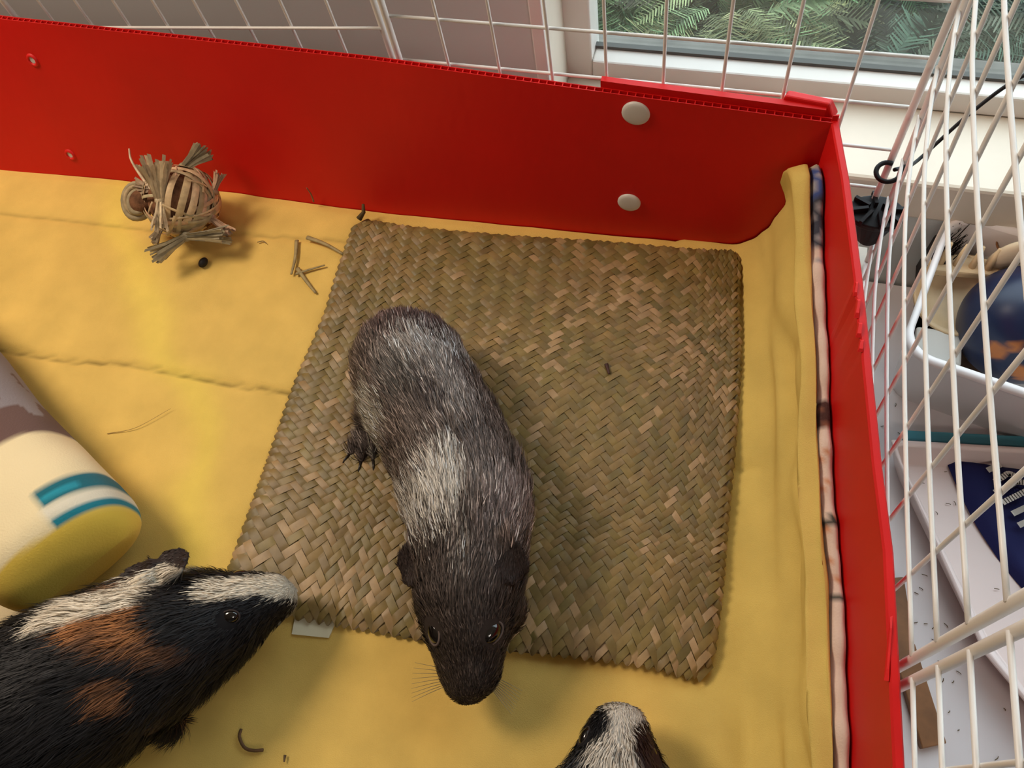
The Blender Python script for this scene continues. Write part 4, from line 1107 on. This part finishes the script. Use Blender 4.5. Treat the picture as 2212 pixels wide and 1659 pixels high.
# --- tricolour guinea pig, lower left
rings2 = [(-62, -66, 5, .5, .5, .5), (-60.5, -64.5, 5.2, 3.5, 3.3, 4), (-56, -60, 5.6, 5.2, 5.0, 5.2), (-51, -54, 5.8, 5.4, 5.2, 5.2), (-47.4, -49, 5.8, 5.2, 5.1, 5.0), (-44.6, -46.3, 5.6, 5.4, 4.9, 4.8),
          (-42.2, -44.0, 5.4, 5.0, 4.5, 4.4), (-40.2, -42.2, 5.1, 4.5, 4.0, 3.9), (-38.5, -40.7, 4.9, 3.9, 3.5, 3.6), (-36.9, -39.4, 4.6, 3.1, 2.9, 3.0), (-35.5, -38.2, 4.3, 2.2, 2.3, 2.5), (-34.5, -37.4, 4.0, 1.6, 1.8, 2.1), (-33.7, -36.8, 3.8, 1.1, 1.2, 1.4), (-33.4, -36.5, 3.7, .4, .4, .5)]
BK = (.010, .009, .010); OR = (.30, .115, .035); OB = (.16, .065, .025); W2 = (.66, .58, .46)
items2 = [(-41.2, -40.9, -38.4, -40.7, 2.5, OB), (-42.8, -41.8, 1.3, OR), (-39.8, -41.2, 1.3, OR), (-39.4, -45.2, 1.0, (.17, .07, .028)), (-41.4, -38.6, .9, OR),
          (-45.4, -42.6, -39.2, -38.6, .95, W2), (-42.0, -38.6, -39.2, -37.9, 1.0, W2), (-38.6, -38.2, -38.0, -37.8, .5, (.2, .2, .18)),
          (-37.2, -39.4, -33, -37.7, 3.0, BK), (-37.0, -38.3, -33.2, -36.3, .72, W2), (-34.3, -36.9, -33.0, -36.2, .95, W2)]
def col2(P, r, strand):
    c = blobs(P, BK, items2, .25)
    if strand:
        n = len(P); return c, c*r.uniform(.6, 1.35, (n, 1))
    return c*.8, None
ex2 = [leg((-40.2, -46.0, 3), (-39.4, -46.6, 1.4), (-38.9, -46.6, .6), 1.3, .8, .55), leg((-45, -42.5, 3), (-44.3, -41.4, 1.4), (-43.6, -41.2, .6), 1.5, .9, .6),
       leg((-52, -60, 4), (-50.5, -60, 1.5), (-49, -59, .7), 2.2, 1.4, .8), ellip((-36.8, -40.9, 3.9), (1.5, 1.4, 1.7))]
ears2 = [((-40.2, -37.9, 7.3), (.12, .90, .05), (-.3, .1, .9), (2.0, 1.5)), ((-42.2, -38.9, 6.9), (-.35, .85, .0), (-.4, .1, .9), (1.9, 1.5)), ((-38.9, -44.3, 6.4), (.15, -.75, -.6), (.2, -.5, .8), (1.8, 1.3))]
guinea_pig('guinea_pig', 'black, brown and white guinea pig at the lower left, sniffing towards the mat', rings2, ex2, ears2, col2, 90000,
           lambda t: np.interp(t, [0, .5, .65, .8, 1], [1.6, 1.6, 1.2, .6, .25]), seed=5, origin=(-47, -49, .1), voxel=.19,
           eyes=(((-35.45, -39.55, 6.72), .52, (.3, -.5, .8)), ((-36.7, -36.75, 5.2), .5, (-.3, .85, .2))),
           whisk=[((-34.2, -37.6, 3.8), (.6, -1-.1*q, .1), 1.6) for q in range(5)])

# --- white faced guinea pig at the near edge
rings3 = [(-9.6, -68, 4.6, .5, .5, .5), (-9.6, -66, 4.8, 3.8, 3.6, 4), (-9.7, -60, 5.0, 4.8, 4.4, 4.6), (-9.9, -54, 5.0, 4.6, 4.2, 4.4), (-10.0, -49, 4.9, 4.0, 3.8, 4.0), (-10.2, -45.5, 4.7, 3.6, 3.4, 3.6), (-10.35, -43.2, 4.4, 3.3, 3.1, 3.3),
          (-10.5, -41.6, 4.1, 2.75, 2.7, 2.9), (-10.7, -40.3, 3.8, 2.2, 2.2, 2.4), (-10.8, -39.3, 3.5, 1.75, 1.7, 2.0), (-10.9, -38.5, 3.2, 1.2, 1.15, 1.4), (-10.95, -38.1, 3.1, .4, .4, .5)]
W3 = (.60, .53, .44)
items3 = [(-12.2, -39.6, -13.2, -40.9, 1.0, BK), (-9.2, -39.5, -8.7, -40.9, .8, (.035, .015, .012)), (-12.9, -42.6, 1.2, (.05, .05, .055)), (-8.0, -41.7, .5, (.12, .1, .1)), (-10.5, -41.1, .28, (.3, .25, .2))]
def col3(P, r, strand):
    c = blobs(P, W3, items3, .25)
    c = np.where((P[:, 1] < -47)[:, None], np.array(BK), c)
    if strand: return c, c*r.uniform(.7, 1.2, (len(P), 1))
    return c*.85, None
ex3 = [leg((-13, -46, 3), (-13.6, -45.5, 1.4), (-13.6, -44.8, .6), 1.4, .8, .55), leg((-7, -46, 3), (-6.6, -45.5, 1.4), (-6.6, -44.8, .6), 1.4, .8, .55), leg((-6.5, -61, 4), (-5.5, -60, 1.5), (-5.2, -58.5, .7), 2, 1.3, .8), leg((-13.5, -61, 4), (-14.3, -60, 1.5), (-14.5, -58.5, .7), 2, 1.3, .8)]
ears3 = [((-13.2, -44.5, 5.8), (-.8, -.1, -.1), (-.3, .2, .9), (2.2, 1.2)), ((-7.4, -44.4, 5.8), (.8, -.1, -.1), (.3, .2, .9), (2.2, 1.2))]
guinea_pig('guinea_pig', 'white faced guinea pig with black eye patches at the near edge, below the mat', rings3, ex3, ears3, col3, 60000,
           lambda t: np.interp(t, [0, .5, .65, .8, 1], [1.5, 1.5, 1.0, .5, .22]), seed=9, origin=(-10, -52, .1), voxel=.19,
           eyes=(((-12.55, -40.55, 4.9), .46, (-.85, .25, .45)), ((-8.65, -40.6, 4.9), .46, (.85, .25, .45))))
